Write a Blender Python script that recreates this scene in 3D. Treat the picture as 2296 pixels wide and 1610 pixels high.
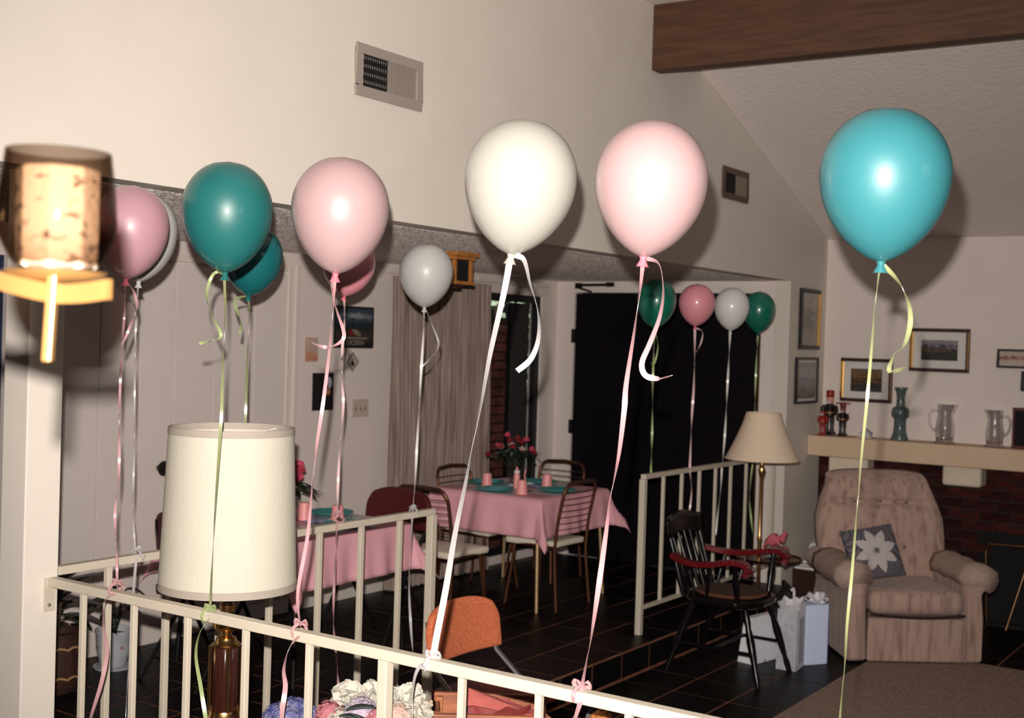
import bpy, bmesh, math, random
from mathutils import Vector, Matrix, Quaternion
random.seed(7)
for o in list(bpy.data.objects): bpy.data.objects.remove(o)
SC = bpy.context.scene
COL = SC.collection
PI = math.pi
# ------------------------------------------------------------------ camera
cam = bpy.data.cameras.new('camera'); cam.sensor_width = 36; cam.lens = 43.78; cam.clip_end = 60
co = bpy.data.objects.new('camera', cam); COL.objects.link(co)
CR, CU, CF = Vector((0.562,-0.827,0.031)), Vector((-0.005,0.034,0.999)), Vector((0.827,0.561,-0.015))
E0 = CF.copy(); E0.normalize()
E1 = (CR - E0*CR.dot(E0)).normalized(); E2 = E1.cross(E0)
mw = Matrix(((E1.x, E2.x, -E0.x, 0), (E1.y, E2.y, -E0.y, 0), (E1.z, E2.z, -E0.z, 1.69), (0, 0, 0, 1)))
co.matrix_world = mw
cam.dof.use_dof = True; cam.dof.focus_distance = 3.4; cam.dof.aperture_fstop = 5.2
SC.camera = co
# ------------------------------------------------------------------ world, flash, window daylight, exposure
SC.view_settings.view_transform = 'Standard'; SC.view_settings.look = 'None'
SC.view_settings.exposure = 0.0; SC.view_settings.gamma = 1.0; SC.view_settings.use_curve_mapping = False
w = bpy.data.worlds.new('world'); SC.world = w; w.use_nodes = True
bg = w.node_tree.nodes['Background']; bg.inputs[0].default_value = (0.95, 0.93, 1.0, 1); bg.inputs[1].default_value = 0.012
fl = bpy.data.lights.new('camera_flash', 'SPOT'); fl.energy = 1240; fl.color = (1.0, 0.925, 0.845); fl.shadow_soft_size = 0.014
fl.spot_size = math.radians(82); fl.spot_blend = 1.0
fo = bpy.data.objects.new('camera_flash', fl); COL.objects.link(fo)
fo.location = Vector((0, 0, 1.69)) + CU*0.115 - CR*0.03 + CF*0.03
aim = Vector((4.169,2.763,1.697)); fo.rotation_euler = (aim - fo.location).to_track_quat('-Z', 'Y').to_euler()
dl = bpy.data.lights.new('window_daylight', 'AREA'); dl.shape = 'RECTANGLE'; dl.size = 1.5; dl.size_y = 1.2; dl.energy = 9; dl.color = (0.85, 0.93, 1.0)
do = bpy.data.objects.new('window_daylight', dl); COL.objects.link(do)
do.location = (2.4, -4.6, 2.6); do.rotation_euler = (Vector((4, 3, 1.2)) - do.location).to_track_quat('-Z', 'Y').to_euler()

# ------------------------------------------------------------------ materials
def M(name, col, rough=0.6, metal=0.0, var=0.0, scale=30.0, bump=0.0, bscale=80.0, spec=0.5, trans=0.0, ior=1.45, stretch=None, col2=None, rnd=0.0, coat=0.0, sheen=0.0, sss=0.0, alpha=1.0, bdist=.004):
    m = bpy.data.materials.new(name); m.use_nodes = True
    N = m.node_tree.nodes; L = m.node_tree.links; b = N['Principled BSDF']
    b.inputs['Base Color'].default_value = (*col, 1); b.inputs['Roughness'].default_value = rough
    b.inputs['Metallic'].default_value = metal; b.inputs['Specular IOR Level'].default_value = spec
    b.inputs['Transmission Weight'].default_value = trans; b.inputs['IOR'].default_value = ior
    b.inputs['Coat Weight'].default_value = coat; b.inputs['Sheen Weight'].default_value = sheen; b.inputs['Alpha'].default_value = alpha
    if sss: b.inputs['Subsurface Weight'].default_value = sss; b.inputs['Subsurface Radius'].default_value = (.05, .05, .05)
    if var or bump or col2:
        tc = N.new('ShaderNodeTexCoord'); mp = N.new('ShaderNodeMapping'); L.new(tc.outputs['Object'], mp.inputs[0])
        if stretch: mp.inputs['Scale'].default_value = stretch
    if var or col2:
        nz = N.new('ShaderNodeTexNoise'); nz.inputs['Scale'].default_value = scale; nz.inputs['Detail'].default_value = 4
        L.new(mp.outputs[0], nz.inputs['Vector'])
        cr = N.new('ShaderNodeValToRGB'); cr.color_ramp.elements[0].position = 0.33; cr.color_ramp.elements[1].position = 0.67
        c2 = col2 if col2 else tuple(c*(1-var) for c in col)
        cr.color_ramp.elements[0].color = (*c2, 1); cr.color_ramp.elements[1].color = (*col, 1)
        L.new(nz.outputs[0], cr.inputs[0]); out = cr.outputs[0]
        if rnd:
            oi = N.new('ShaderNodeObjectInfo'); mr = N.new('ShaderNodeMapRange'); mr.inputs[3].default_value = 1-rnd; mr.inputs[4].default_value = 1+rnd
            L.new(oi.outputs['Random'], mr.inputs[0]); hv = N.new('ShaderNodeHueSaturation'); L.new(mr.outputs[0], hv.inputs['Value']); L.new(out, hv.inputs['Color']); out = hv.outputs[0]
        L.new(out, b.inputs['Base Color'])
    if bump:
        n2 = N.new('ShaderNodeTexNoise'); n2.inputs['Scale'].default_value = bscale; n2.inputs['Detail'].default_value = 3
        L.new(mp.outputs[0], n2.inputs['Vector']); bp = N.new('ShaderNodeBump'); bp.inputs['Strength'].default_value = bump; bp.inputs['Distance'].default_value = bdist
        L.new(n2.outputs[0], bp.inputs['Height']); L.new(bp.outputs[0], b.inputs['Normal'])
    return m
WALL = M('wall_paint', (.74, .675, .605), .85, var=.04, scale=3, bump=.15, bscale=160)
WALL2 = M('entry_wall_paint', (.83, .735, .69), .85, var=.04, scale=3, bump=.12, bscale=160)
CEIL = M('ceiling_paint', (.82, .74, .70), .9, var=.03, scale=4)
RAILW = M('rail_paint', (.60, .53, .43), .45, var=.05, scale=12)
TRIM = M('trim_paint', (.80, .73, .665), .5, var=.03, scale=8)
DOORP = M('closet_door_paint', (.80, .715, .675), .6, var=.03, scale=5)
BEAM = M('beam_stain', (.105, .044, .022), .6, col2=(.065, .026, .013), scale=5, stretch=(9, .7, 9), bump=.2, bscale=30)
TILE = M('dark_tile', (.007, .005, .006), .42, spec=.16, var=.45, scale=9, rnd=.25, bump=.12, bscale=30)
GROUT = M('grout', (.30, .115, .06), .9, var=.4, scale=20)
CARPET = M('carpet', (.37, .265, .20), .95, col2=(.22, .155, .12), scale=60, bump=1.0, bscale=300)
BLACKDOOR = M('black_door_paint', (.007, .005, .008), .5, spec=.12, var=.3, scale=6)
BLACKM = M('black_metal', (.012, .010, .010), .4, metal=.3, var=.2)
DARKV = M('vent_dark', (.006, .005, .006), .8, var=.2)
VENT = M('vent_enamel', (.36, .305, .27), .5, var=.05, scale=9)
VENT2 = M('vent_bronze', (.12, .075, .055), .5, var=.08, scale=9)
VENT2L = M('vent_tan', (.28, .23, .16), .5, var=.08, scale=9)
BRASS = M('brass', (.72, .43, .17), .22, metal=1.0, var=.12, scale=14)
BRASSD = M('aged_brass', (.30, .16, .07), .32, metal=1.0, var=.3, scale=14)
SHADE = M('lamp_shade_linen', (.56, .52, .435), .85, var=.04, scale=60, bump=.25, bscale=260, stretch=(1, 1, .25))
SHADE2 = M('pleated_shade', (.80, .64, .49), .85, var=.04, scale=60)
CURT = M('drapery', (.43, .33, .285), .9, col2=(.19, .135, .12), scale=20, stretch=(9, 1, .12), bump=.3, bscale=120)
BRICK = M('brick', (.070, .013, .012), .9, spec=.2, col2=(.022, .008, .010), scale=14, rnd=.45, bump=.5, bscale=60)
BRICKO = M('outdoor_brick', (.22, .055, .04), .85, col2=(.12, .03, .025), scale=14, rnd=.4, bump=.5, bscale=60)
MORT = M('mortar', (.045, .024, .022), .95, var=.3)
STONE = M('white_stone', (.80, .68, .54), .85, var=.1, scale=10, bump=.6, bscale=25)
MANT = M('mantel_paint', (.72, .53, .37), .6, var=.05, scale=6)
SOOT = M('soot', (.008, .007, .008), .9, var=.3)
def clear(name, tint, edge, refl=.08):
    m = bpy.data.materials.new(name); m.use_nodes = True; N = m.node_tree.nodes; L = m.node_tree.links; N.remove(N['Principled BSDF'])
    tr = N.new('ShaderNodeBsdfTransparent'); gl_ = N.new('ShaderNodeBsdfGlossy'); gl_.inputs['Roughness'].default_value = .04; mx = N.new('ShaderNodeMixShader')
    lw = N.new('ShaderNodeLayerWeight'); lw.inputs['Blend'].default_value = .35; cm = N.new('ShaderNodeMix'); cm.data_type = 'RGBA'
    cm.inputs[6].default_value = (*tint, 1); cm.inputs[7].default_value = (*edge, 1); L.new(lw.outputs['Facing'], cm.inputs[0]); L.new(cm.outputs[2], tr.inputs[0])
    pw_ = N.new('ShaderNodeMath'); pw_.operation = 'POWER'; pw_.inputs[1].default_value = 3.0; L.new(lw.outputs['Facing'], pw_.inputs[0]); sc_ = N.new('ShaderNodeMath'); sc_.operation = 'MULTIPLY_ADD'; sc_.inputs[1].default_value = refl*2; sc_.inputs[2].default_value = .03; L.new(pw_.outputs[0], sc_.inputs[0]); L.new(sc_.outputs[0], mx.inputs[0]); L.new(tr.outputs[0], mx.inputs[1]); L.new(gl_.outputs[0], mx.inputs[2])
    L.new(mx.outputs[0], N['Material Output'].inputs[0]); return m
GLASSW = clear('window_glass', (.94, .95, .94), (.7, .72, .72))
GLASS = M('pressed_glass', (.93, .93, .95), .08, trans=1.0, ior=1.4, bump=.5, bscale=60)
SMOKE = M('smoked_glass', (.30, .19, .14), .05, trans=1.0, ior=1.25)
GOLDF = M('gold_frame', (.80, .46, .14), .3, metal=.9, var=.2, scale=20)
DARKF = M('dark_wood_frame', (.05, .018, .014), .4, var=.3, scale=20)
BLACKF = M('black_frame', (.012, .011, .014), .4, var=.2)
MATB = M('mat_board', (.72, .69, .66), .9, var=.03)
PINKC = M('pink_tablecloth', (.84, .42, .48), .75, var=.07, scale=8, bump=.1, bscale=60)
PINKP = M('pink_plastic', (.92, .36, .36), .4, var=.05)
TEALP = M('teal_paper', (.03, .30, .31), .5, var=.08)
BLUEN = M('blue_napkin', (.34, .39, .60), .9, var=.08)
WHITEN = M('white_paper', (.80, .80, .82), .9, var=.05)
MATTE = M('clear_placemat', (.60, .58, .60), .35, var=.1, scale=30)
CHM = M('bronze_tube', (.16, .062, .032), .34, metal=.65, var=.2, scale=14)
CHV = M('white_vinyl', (.85, .76, .62), .45, var=.06, scale=20)
LEGT = M('tan_tube', (.62, .43, .24), .35, metal=.5, var=.15)
REDV = M('maroon_vinyl', (.085, .010, .012), .45, var=.25, scale=60)
ORV = M('orange_tweed', (.74, .20, .085), .85, col2=(.46, .11, .05), scale=150, bump=.5, bscale=240)
CHROME = M('dull_chrome', (.42, .40, .40), .3, metal=.9, var=.1)
DKWOOD = M('black_lacquer', (.006, .004, .005), .22, var=.3, scale=12, spec=.3)
REDARM = M('red_lacquer_arm', (.15, .006, .010), .28, var=.35, scale=10, coat=.3)
CUSH = M('brown_seat_pad', (.075, .035, .020), .9, var=.5, scale=60)
LEAF = M('dark_leaf', (.012, .024, .011), .35, var=.4, scale=10)
LEAFG = M('grey_green_leaf', (.075, .115, .105), .55, var=.3, scale=12)
POT = M('white_glazed_pot', (.52, .53, .58), .3, var=.15, scale=12)
POTR = M('rust_motif', (.30, .06, .04), .5, var=.2)
WICK = M('dark_wicker', (.055, .020, .013), .7, var=.5, scale=40, bump=.6, bscale=60)
ROPE = M('basket_rope', (.50, .26, .12), .8, var=.3, scale=60)
SOIL = M('soil', (.02, .013, .010), .95, var=.4)
PETW = M('white_petal', (.50, .47, .41), .8, var=.06, scale=12)
PETP = M('pink_petal', (.50, .17, .20), .8, var=.25, scale=20)
PETL = M('pale_lilac_petal', (.42, .35, .44), .8, var=.2, scale=20)
PETB = M('blue_petal', (.26, .26, .40), .8, col2=(.035, .045, .22), scale=30)
PETBP = M('blush_petal', (.52, .35, .29), .8, var=.12, scale=20)
PETR = M('red_petal', (.30, .012, .022), .6, var=.35, scale=20)
PETH = M('hot_pink_petal', (.72, .09, .16), .7, var=.35, scale=30)
BEIGEB = M('dry_berry', (.50, .36, .22), .7, var=.2)
WOODB = M('basket_wood', (.34, .115, .045), .6, col2=(.20, .06, .028), scale=7, stretch=(1, 6, 6), bump=.3, bscale=40)
TABLEW = M('table_walnut', (.05, .022, .013), .35, var=.4, scale=6, stretch=(1, 8, 8))
TISS = M('red_tissue', (.42, .10, .085), .7, var=.4, scale=12)
CELLO = M('cellophane', (.95, .95, .97), .08, trans=.92, ior=1.1)
GIFTW = M('white_gift_paper', (.86, .86, .92), .6, var=.08, scale=18)
GIFTG = M('printed_bag_panel', (.50, .50, .56), .6, var=.25, scale=30)
GIFTB = M('blue_gift_paper', (.64, .72, .95), .5, var=.04)
GIFTBD = M('blue_gift_side', (.10, .20, .60), .5, var=.06)
TISW = M('white_tissue', (.72, .70, .74), .8, var=.1, scale=30)
CEL = M('celadon_glaze', (.11, .15, .15), .25, var=.4, scale=30)
NRED = M('nutcracker_red', (.34, .016, .014), .35, var=.2)
NBLK = M('nutcracker_black', (.014, .009, .010), .35, var=.2)
NFACE = M('nutcracker_face', (.74, .32, .25), .5, var=.1)
NWHT = M('nutcracker_white', (.62, .55, .52), .6, var=.1)
NGLD = M('nutcracker_gold', (.55, .20, .05), .4, metal=.4, var=.1)
REDBK = M('dark_red_cover', (.10, .012, .014), .5, var=.2)
CREAMB = M('cream_cover', (.62, .52, .45), .7, var=.1)
OAK = M('golden_oak', (.55, .22, .05), .45, col2=(.36, .13, .03), scale=9, stretch=(2, 2, 12))
PADX = M('cord_black', (.012, .010, .012), .6, var=.2)
def fabric():
    m = M('recliner_fabric', (.42, .285, .225), .95)
    N = m.node_tree.nodes; L = m.node_tree.links; b = N['Principled BSDF']
    tc = N.new('ShaderNodeTexCoord'); mp = N.new('ShaderNodeMapping'); mp.inputs['Scale'].default_value = (1, 1, .1); L.new(tc.outputs['Object'], mp.inputs[0])
    n1 = N.new('ShaderNodeTexNoise'); n1.inputs['Scale'].default_value = 32; n1.inputs['Detail'].default_value = 5; L.new(mp.outputs[0], n1.inputs['Vector'])
    cr = N.new('ShaderNodeValToRGB'); e = cr.color_ramp.elements
    e[0].position = .30; e[0].color = (.25, .155, .125, 1); e[1].position = .72; e[1].color = (.47, .325, .265, 1)
    k = cr.color_ramp.elements.new(.47); k.color = (.42, .275, .23, 1)
    L.new(n1.outputs[0], cr.inputs[0]); L.new(cr.outputs[0], b.inputs['Base Color'])
    n2 = N.new('ShaderNodeTexNoise'); n2.inputs['Scale'].default_value = 200; L.new(tc.outputs['Object'], n2.inputs['Vector'])
    bp = N.new('ShaderNodeBump'); bp.inputs['Strength'].default_value = .5; bp.inputs['Distance'].default_value = .004; L.new(n2.outputs[0], bp.inputs['Height']); L.new(bp.outputs[0], b.inputs['Normal'])
    b.inputs['Sheen Weight'].default_value = .2
    return m
FAB = fabric()
FABL = M('arm_cover_fabric', (.45, .33, .275), .95, var=.2, scale=60, bump=.5, bscale=200)
FABD = M('recliner_side_fabric', (.16, .095, .075), .95, var=.3, scale=30, stretch=(1, 1, .15))
def quilt():
    m = M('pillow_crosshatch', (.16, .15, .19), .9)
    N = m.node_tree.nodes; L = m.node_tree.links; b = N['Principled BSDF']
    tc = N.new('ShaderNodeTexCoord'); mp = N.new('ShaderNodeMapping'); mp.inputs['Scale'].default_value = (90, 90, 90); L.new(tc.outputs['Object'], mp.inputs[0])
    ck = N.new('ShaderNodeTexChecker'); ck.inputs['Scale'].default_value = 1.0
    ck.inputs['Color1'].default_value = (.03, .028, .045, 1); ck.inputs['Color2'].default_value = (.19, .17, .19, 1); L.new(mp.outputs[0], ck.inputs['Vector'])
    L.new(ck.outputs[0], b.inputs['Base Color']); return m
QUILT = quilt(); QSTAR = M('pillow_star', (.54, .48, .48), .9, var=.1, scale=30)
def art(name, stops, scale=3.0, axis=2, mix=.5, detail=6):
    """a small printed picture: bands of colour along one axis broken up by noise"""
    m = M(name, (.3, .3, .3), .5); N = m.node_tree.nodes; L = m.node_tree.links; b = N['Principled BSDF']
    tc = N.new('ShaderNodeTexCoord'); sp = N.new('ShaderNodeSeparateXYZ'); L.new(tc.outputs['Generated'], sp.inputs[0])
    nz = N.new('ShaderNodeTexNoise'); nz.inputs['Scale'].default_value = scale; nz.inputs['Detail'].default_value = detail; L.new(tc.outputs['Generated'], nz.inputs['Vector'])
    s = N.new('ShaderNodeMath'); s.operation = 'SUBTRACT'; L.new(nz.outputs[0], s.inputs[0]); s.inputs[1].default_value = .5
    ma = N.new('ShaderNodeMath'); ma.operation = 'MULTIPLY_ADD'; L.new(s.outputs[0], ma.inputs[0]); ma.inputs[1].default_value = mix*2; L.new(sp.outputs[axis], ma.inputs[2])
    cr = N.new('ShaderNodeValToRGB'); L.new(ma.outputs[0], cr.inputs[0])
    e = cr.color_ramp.elements; e[0].position = stops[0][0]; e[0].color = (*stops[0][1], 1); e[1].position = stops[-1][0]; e[1].color = (*stops[-1][1], 1)
    for p, c in stops[1:-1]: k = e.new(p); k.color = (*c, 1)
    L.new(cr.outputs[0], b.inputs['Base Color']); return m

# ------------------------------------------------------------------ mesh helpers
class MB:
    def __init__(s): s.v = []; s.f = []
    def add(s, v, f):
        o = len(s.v); s.v += [tuple(p) for p in v]; s.f += [tuple(i+o for i in q) for q in f]; return s
    def box(s, x0, x1, y0, y1, z0, z1):
        v = [(x0,y0,z0),(x1,y0,z0),(x1,y1,z0),(x0,y1,z0),(x0,y0,z1),(x1,y0,z1),(x1,y1,z1),(x0,y1,z1)]
        return s.add(v, [(0,3,2,1),(4,5,6,7),(0,1,5,4),(1,2,6,5),(2,3,7,6),(3,0,4,7)])
    def obox(s, c, size, rot=None):
        b = MB().box(-size[0]/2, size[0]/2, -size[1]/2, size[1]/2, -size[2]/2, size[2]/2)
        R_ = rot.to_matrix() if isinstance(rot, Quaternion) else (rot if rot else Matrix.Identity(3)); c = Vector(c)
        return s.add([R_ @ Vector(p) + c for p in b.v], b.f)
    def bar(s, a, b, wx, wz, up=(0,0,1)):
        a, b = Vector(a), Vector(b); d = (b-a); L_ = d.length; d.normalize(); up = Vector(up)
        x = d.cross(up)
        if x.length < 1e-4: x = d.cross(Vector((1,0,0)))
        x.normalize(); z = x.cross(d)
        v = []
        for p in (a, b):
            for i, j in ((-1,-1),(1,-1),(1,1),(-1,1)): v.append(p + x*(i*wx/2) + z*(j*wz/2))
        return s.add(v, [(3,2,1,0),(4,5,6,7),(0,1,5,4),(1,2,6,5),(2,3,7,6),(3,0,4,7)])
    def tube(s, pts, r, n=10, closed=False):
        pts = [Vector(p) for p in pts]; N_ = len(pts)
        rr = r if isinstance(r, (list, tuple)) else [r]*N_
        t0 = (pts[1]-pts[0]).normalized(); a = t0.orthogonal().normalized(); v = []; prev = t0
        for i, p in enumerate(pts):
            if closed: t = (pts[(i+1) % N_]-pts[i-1]).normalized()
            else: t = ((pts[min(i+1, N_-1)]-pts[max(i-1, 0)])).normalized()
            a = (prev.rotation_difference(t)) @ a; a = (a - t*a.dot(t)).normalized(); prev = t; b = t.cross(a)
            for k in range(n): q = 2*PI*k/n; v.append(p + (a*math.cos(q)+b*math.sin(q))*rr[i])
        f = []
        for i in range(N_ if closed else N_-1):
            j = (i+1) % N_
            for k in range(n): f.append((i*n+k, i*n+(k+1) % n, j*n+(k+1) % n, j*n+k))
        if not closed: f.append(tuple(range(n-1, -1, -1))); f.append(tuple((N_-1)*n+k for k in range(n)))
        return s.add(v, f)
    def lathe(s, prof, n=28, c=(0,0,0), M3=None, rfun=None):
        v = []; c = Vector(c)
        for (r_, z) in prof:
            for k in range(n):
                q = 2*PI*k/n; rr = r_*(rfun(q, z) if rfun else 1)
                p = Vector((rr*math.cos(q), rr*math.sin(q), z)); v.append((M3 @ p if M3 else p)+c)
        f = []
        for i in range(len(prof)-1):
            for k in range(n): f.append((i*n+k, i*n+(k+1) % n, (i+1)*n+(k+1) % n, (i+1)*n+k))
        if prof[0][0] > 1e-5 or True: f.append(tuple(range(n-1, -1, -1)))
        f.append(tuple((len(prof)-1)*n+k for k in range(n)))
        return s.add(v, f)
    def shell(s, prof, n=28, c=(0,0,0), th=.003, rfun=None):
        """open lathed shell with thickness"""
        return s.tor([(r_, z) for r_, z in prof] + [(max(r_-th, .0005), z) for r_, z in reversed(prof)], n, c, rfun)
    def tor(s, prof, n=28, c=(0,0,0), rfun=None):
        v = []; c = Vector(c); m = len(prof)
        for (r_, z) in prof:
            for k in range(n):
                q = 2*PI*k/n; rr = r_*(rfun(q, z) if rfun else 1); v.append(Vector((rr*math.cos(q), rr*math.sin(q), z))+c)
        f = []
        for i in range(m):
            j = (i+1) % m
            for k in range(n): f.append((i*n+k, i*n+(k+1) % n, j*n+(k+1) % n, j*n+k))
        return s.add(v, f)
    def prism(s, poly, a, b, axis=2):
        """polygon (u,v) extruded from a to b along axis"""
        def P(u, v, t): return {0: (t, u, v), 1: (u, t, v), 2: (u, v, t)}[axis]
        n = len(poly); v = [P(u, q, a) for u, q in poly] + [P(u, q, b) for u, q in poly]
        f = [tuple(range(n-1, -1, -1)), tuple(range(n, 2*n))] + [(i, (i+1) % n, n+(i+1) % n, n+i) for i in range(n)]
        return s.add(v, f)
    def grid(s, nu, nv, fn, wrapu=False):
        v = [fn(i/(nu-1 if not wrapu else nu), j/(nv-1)) for j in range(nv) for i in range(nu)]; f = []
        for j in range(nv-1):
            for i in range(nu if wrapu else nu-1): k = (i+1) % nu; f.append((j*nu+i, j*nu+k, (j+1)*nu+k, (j+1)*nu+i))
        return s.add(v, f)
    def ball(s, c, r, n=10, m=7, sc=(1,1,1), jit=0):
        c = Vector(c); v = []; f = []
        for j in range(m+1):
            t = PI*j/m
            for i in range(n):
                q = 2*PI*i/n; k = 1+random.uniform(-jit, jit)
                v.append(c+Vector((r*sc[0]*math.sin(t)*math.cos(q)*k, r*sc[1]*math.sin(t)*math.sin(q)*k, r*sc[2]*math.cos(t)*k)))
        for j in range(m):
            for i in range(n): f.append((j*n+i, (j+1)*n+i, (j+1)*n+(i+1) % n, j*n+(i+1) % n))
        return s.add(v, f)
    def ribbon(s, pts, wd, turns=1.0, phase=0.0, side=None, th=.0006, res=8):
        P = spline(pts, res); n = len(P); v = []; side = Vector(side) if side else CR
        for i, p in enumerate(P):
            t = (P[min(i+1, n-1)]-P[max(i-1, 0)]).normalized(); x = (side - t*side.dot(t)).normalized(); y = t.cross(x)
            q = phase + turns*2*PI*i/(n-1); ww = wd*(.3 if i in (0,) else 1)
            e = (x*math.cos(q)+y*math.sin(q))*ww/2; nn = (t.cross(e)).normalized()*th/2
            v += [p-e+nn, p+e+nn, p+e-nn, p-e-nn]
        f = []
        for i in range(n-1):
            for k in range(4): f.append((4*i+k, 4*i+(k+1) % 4, 4*i+4+(k+1) % 4, 4*i+4+k))
        f += [(3,2,1,0), tuple(4*(n-1)+k for k in range(4))]
        return s.add(v, f)
    def build(s, name, mat, parent=None, smooth=False, bevel=0.0, seg=2, sub=0, ang=40, loc=None, off=None, kind=None, label=None):
        me = bpy.data.meshes.new(name); V = s.v
        if off is not None: V = [(p[0]-off[0], p[1]-off[1], p[2]-off[2]) for p in V]
        me.from_pydata([tuple(p) for p in V], [], s.f); me.validate()
        bm = bmesh.new(); bm.from_mesh(me); bmesh.ops.remove_doubles(bm, verts=bm.verts, dist=1e-6); bmesh.ops.recalc_face_normals(bm, faces=bm.faces); bm.to_mesh(me); bm.free()
        mats = mat if isinstance(mat, (list, tuple)) else [mat]
        for m in mats: me.materials.append(m)
        if smooth: me.shade_smooth(); me.set_sharp_from_angle(angle=math.radians(ang))
        o = bpy.data.objects.new(name, me); COL.objects.link(o)
        if parent: o.parent = parent
        if loc: o.location = loc
        if bevel: b = o.modifiers.new('bevel', 'BEVEL'); b.width = bevel; b.segments = seg; b.limit_method = 'ANGLE'; b.angle_limit = math.radians(35)
        if sub: q = o.modifiers.new('sub', 'SUBSURF'); q.levels = sub; q.render_levels = sub
        if kind: o['kind'] = kind
        if label: o['label'] = label
        return o
def spline(pts, res=8):
    P = [Vector(p) for p in pts]; out = []
    if len(P) < 3: return [P[0].lerp(P[1], i/res) for i in range(res+1)]
    for i in range(len(P)-1):
        p0, p1, p2, p3 = P[max(i-1, 0)], P[i], P[i+1], P[min(i+2, len(P)-1)]
        for k in range(res):
            t = k/res; out.append(.5*((2*p1)+(p2-p0)*t+(2*p0-5*p1+4*p2-p3)*t*t+(3*p1-p0-3*p2+p3)*t**3))
    out.append(P[-1]); return out
def thing(name, label, cat, loc=(0,0,0), rz=0.0, group=None):
    o = bpy.data.objects.new(name, None); COL.objects.link(o); o.location = loc; o.rotation_euler = (0, 0, rz)
    o['label'] = label; o['category'] = cat
    if group: o['group'] = group
    return o
def tag(o, label, cat, group=None):
    o['label'] = label; o['category'] = cat
    if group: o['group'] = group
    return o
def struct(o, label=None):
    o['kind'] = 'structure'
    if label: o['label'] = label
    return o
def dup(root, loc=None, rz=None, label=None):
    c = root.copy(); COL.objects.link(c)
    if loc: c.location = loc
    if rz is not None: c.rotation_euler = (0, 0, rz)
    if label: c['label'] = label
    for ch in list(root.children):
        a = ch.copy(); COL.objects.link(a); a.parent = c
        for g in list(ch.children): b = g.copy(); COL.objects.link(b); b.parent = a
    return c
def piece(me, name, parent, loc, mat=None, rot=None):
    o = bpy.data.objects.new(name, me); COL.objects.link(o); o.parent = parent; o.location = loc
    if rot: o.rotation_euler = rot
    return o
def slab_mesh(name, x, y, z, ch, mat):
    """chamfered block, top at z=0, footprint x*y"""
    a, b = x/2, y/2; v = []
    for q, zz in ((0, -z), (0, -ch), (ch, 0)):
        v += [(-a+q, -b+q, zz), (a-q, -b+q, zz), (a-q, b-q, zz), (-a+q, b-q, zz)]
    f = [(0,3,2,1), (8,9,10,11)]
    for l in (0, 4):
        for k in range(4): f.append((l+k, l+(k+1) % 4, l+4+(k+1) % 4, l+4+k))
    me = bpy.data.meshes.new(name); me.from_pydata(v, [], f); me.materials.append(mat); return me
# ================================================================== THE ROOM
Yh, Yb, Xd, Xf, ZC = 3.36, 5.32, 8.466, 9.187, 2.176
def zc(x): return 3.35 - .362*(x-6.926)
# header wall beside the living room (vault side), runs away to the right
m = MB(); m.prism([(-1.5, ZC), (8.466, ZC), (8.466, -.3), (9.3, -.3), (9.3, zc(9.3)), (6.38, zc(6.38)), (6.38, 3.63), (-1.5, 3.63)], 3.36, 3.48, axis=1)
struct(m.build('wall_left', WALL))
struct(MB().box(2.322, 2.447, 3.361, 3.485, -.15, ZC-.001).build('trim_1', WALL, bevel=.004), 'cream painted post under the wall edge')
# fireplace wall
struct(MB().box(Xf, Xf+.12, -2.5, 3.36, -.3, 2.53).build('wall_right', WALL2))
# entry wall with the black doors
m = MB().box(Xd, Xd+.12, 3.48, 3.574, -.02, ZC).box(Xd, Xd+.12, 5.158, 5.32, -.02, ZC).box(Xd, Xd+.12, 3.574, 5.158, 2.086, ZC)
struct(m.build('wall_entry', WALL2))
# dining back wall, opening for the window
m = MB().box(3.55, 6.50, Yb, Yb+.12, -.02, ZC).box(8.25, Xd, Yb, Yb+.12, -.02, ZC).box(6.50, 8.25, Yb, Yb+.12, 2.04, ZC).box(6.50, 8.25, Yb, Yb+.12, -.02, .06)
m.box(1.2, 2.55, Yb, Yb+.12, -.02, ZC).box(2.55, 3.55, Yb, Yb+.12, 2.02, ZC).box(2.55, 3.55, Yb, Yb+.12, -.02, .2)
struct(m.build('wall_back', WALL2))
def stipple(x0, x1, y0, y1, zf, st, amp, seed):
    rs = random.Random(seed); nx, ny = int((x1-x0)/st)+1, int((y1-y0)/st)+1; m = MB()
    for j in range(ny):
        for i in range(nx):
            x, y = x0+(x1-x0)*i/(nx-1), y0+(y1-y0)*j/(ny-1); e = 0 if i in (0, nx-1) or j in (0, ny-1) else rs.uniform(-amp, 0); m.v.append((x, y, zf(x)+e))
    for j in range(ny-1):
        for i in range(nx-1): a = j*nx+i; m.f.append((a, a+nx, a+nx+1, a+1))
    return m
# both ceilings carry an added stipple relief, shaped to catch grazing flash and brighten
m = stipple(2.3, 8.47, 3.481, 5.319, lambda x: ZC, .0085, .0056, 5); m.box(1.0, 8.6, 3.48, 5.45, ZC+.004, ZC+.08); struct(m.build('ceiling', CEIL))
m = stipple(6.38, 9.186, -.6, 3.359, zc, .0125, .0026, 6); m.prism([(6.38, zc(6.38)+.004), (9.31, zc(9.31)+.004), (9.31, zc(9.31)+.1), (6.38, zc(6.38)+.1)], -2.6, 3.36, axis=1)
struct(m.build('ceiling', CEIL))
struct(MB().box(-1.5, 6.30, -2.6, 3.36, 3.61, 3.70).build('ceiling', CEIL))
b = MB(); b.prism([(6.264, 3.358), (6.372, 3.358), (6.50, -1.4), (6.392, -1.4)], 3.24, 3.612, axis=2)
tag(b.build('ceiling_beam', BEAM, bevel=.006), 'dark stained timber beam under the vaulted ceiling', 'beam')
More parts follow.
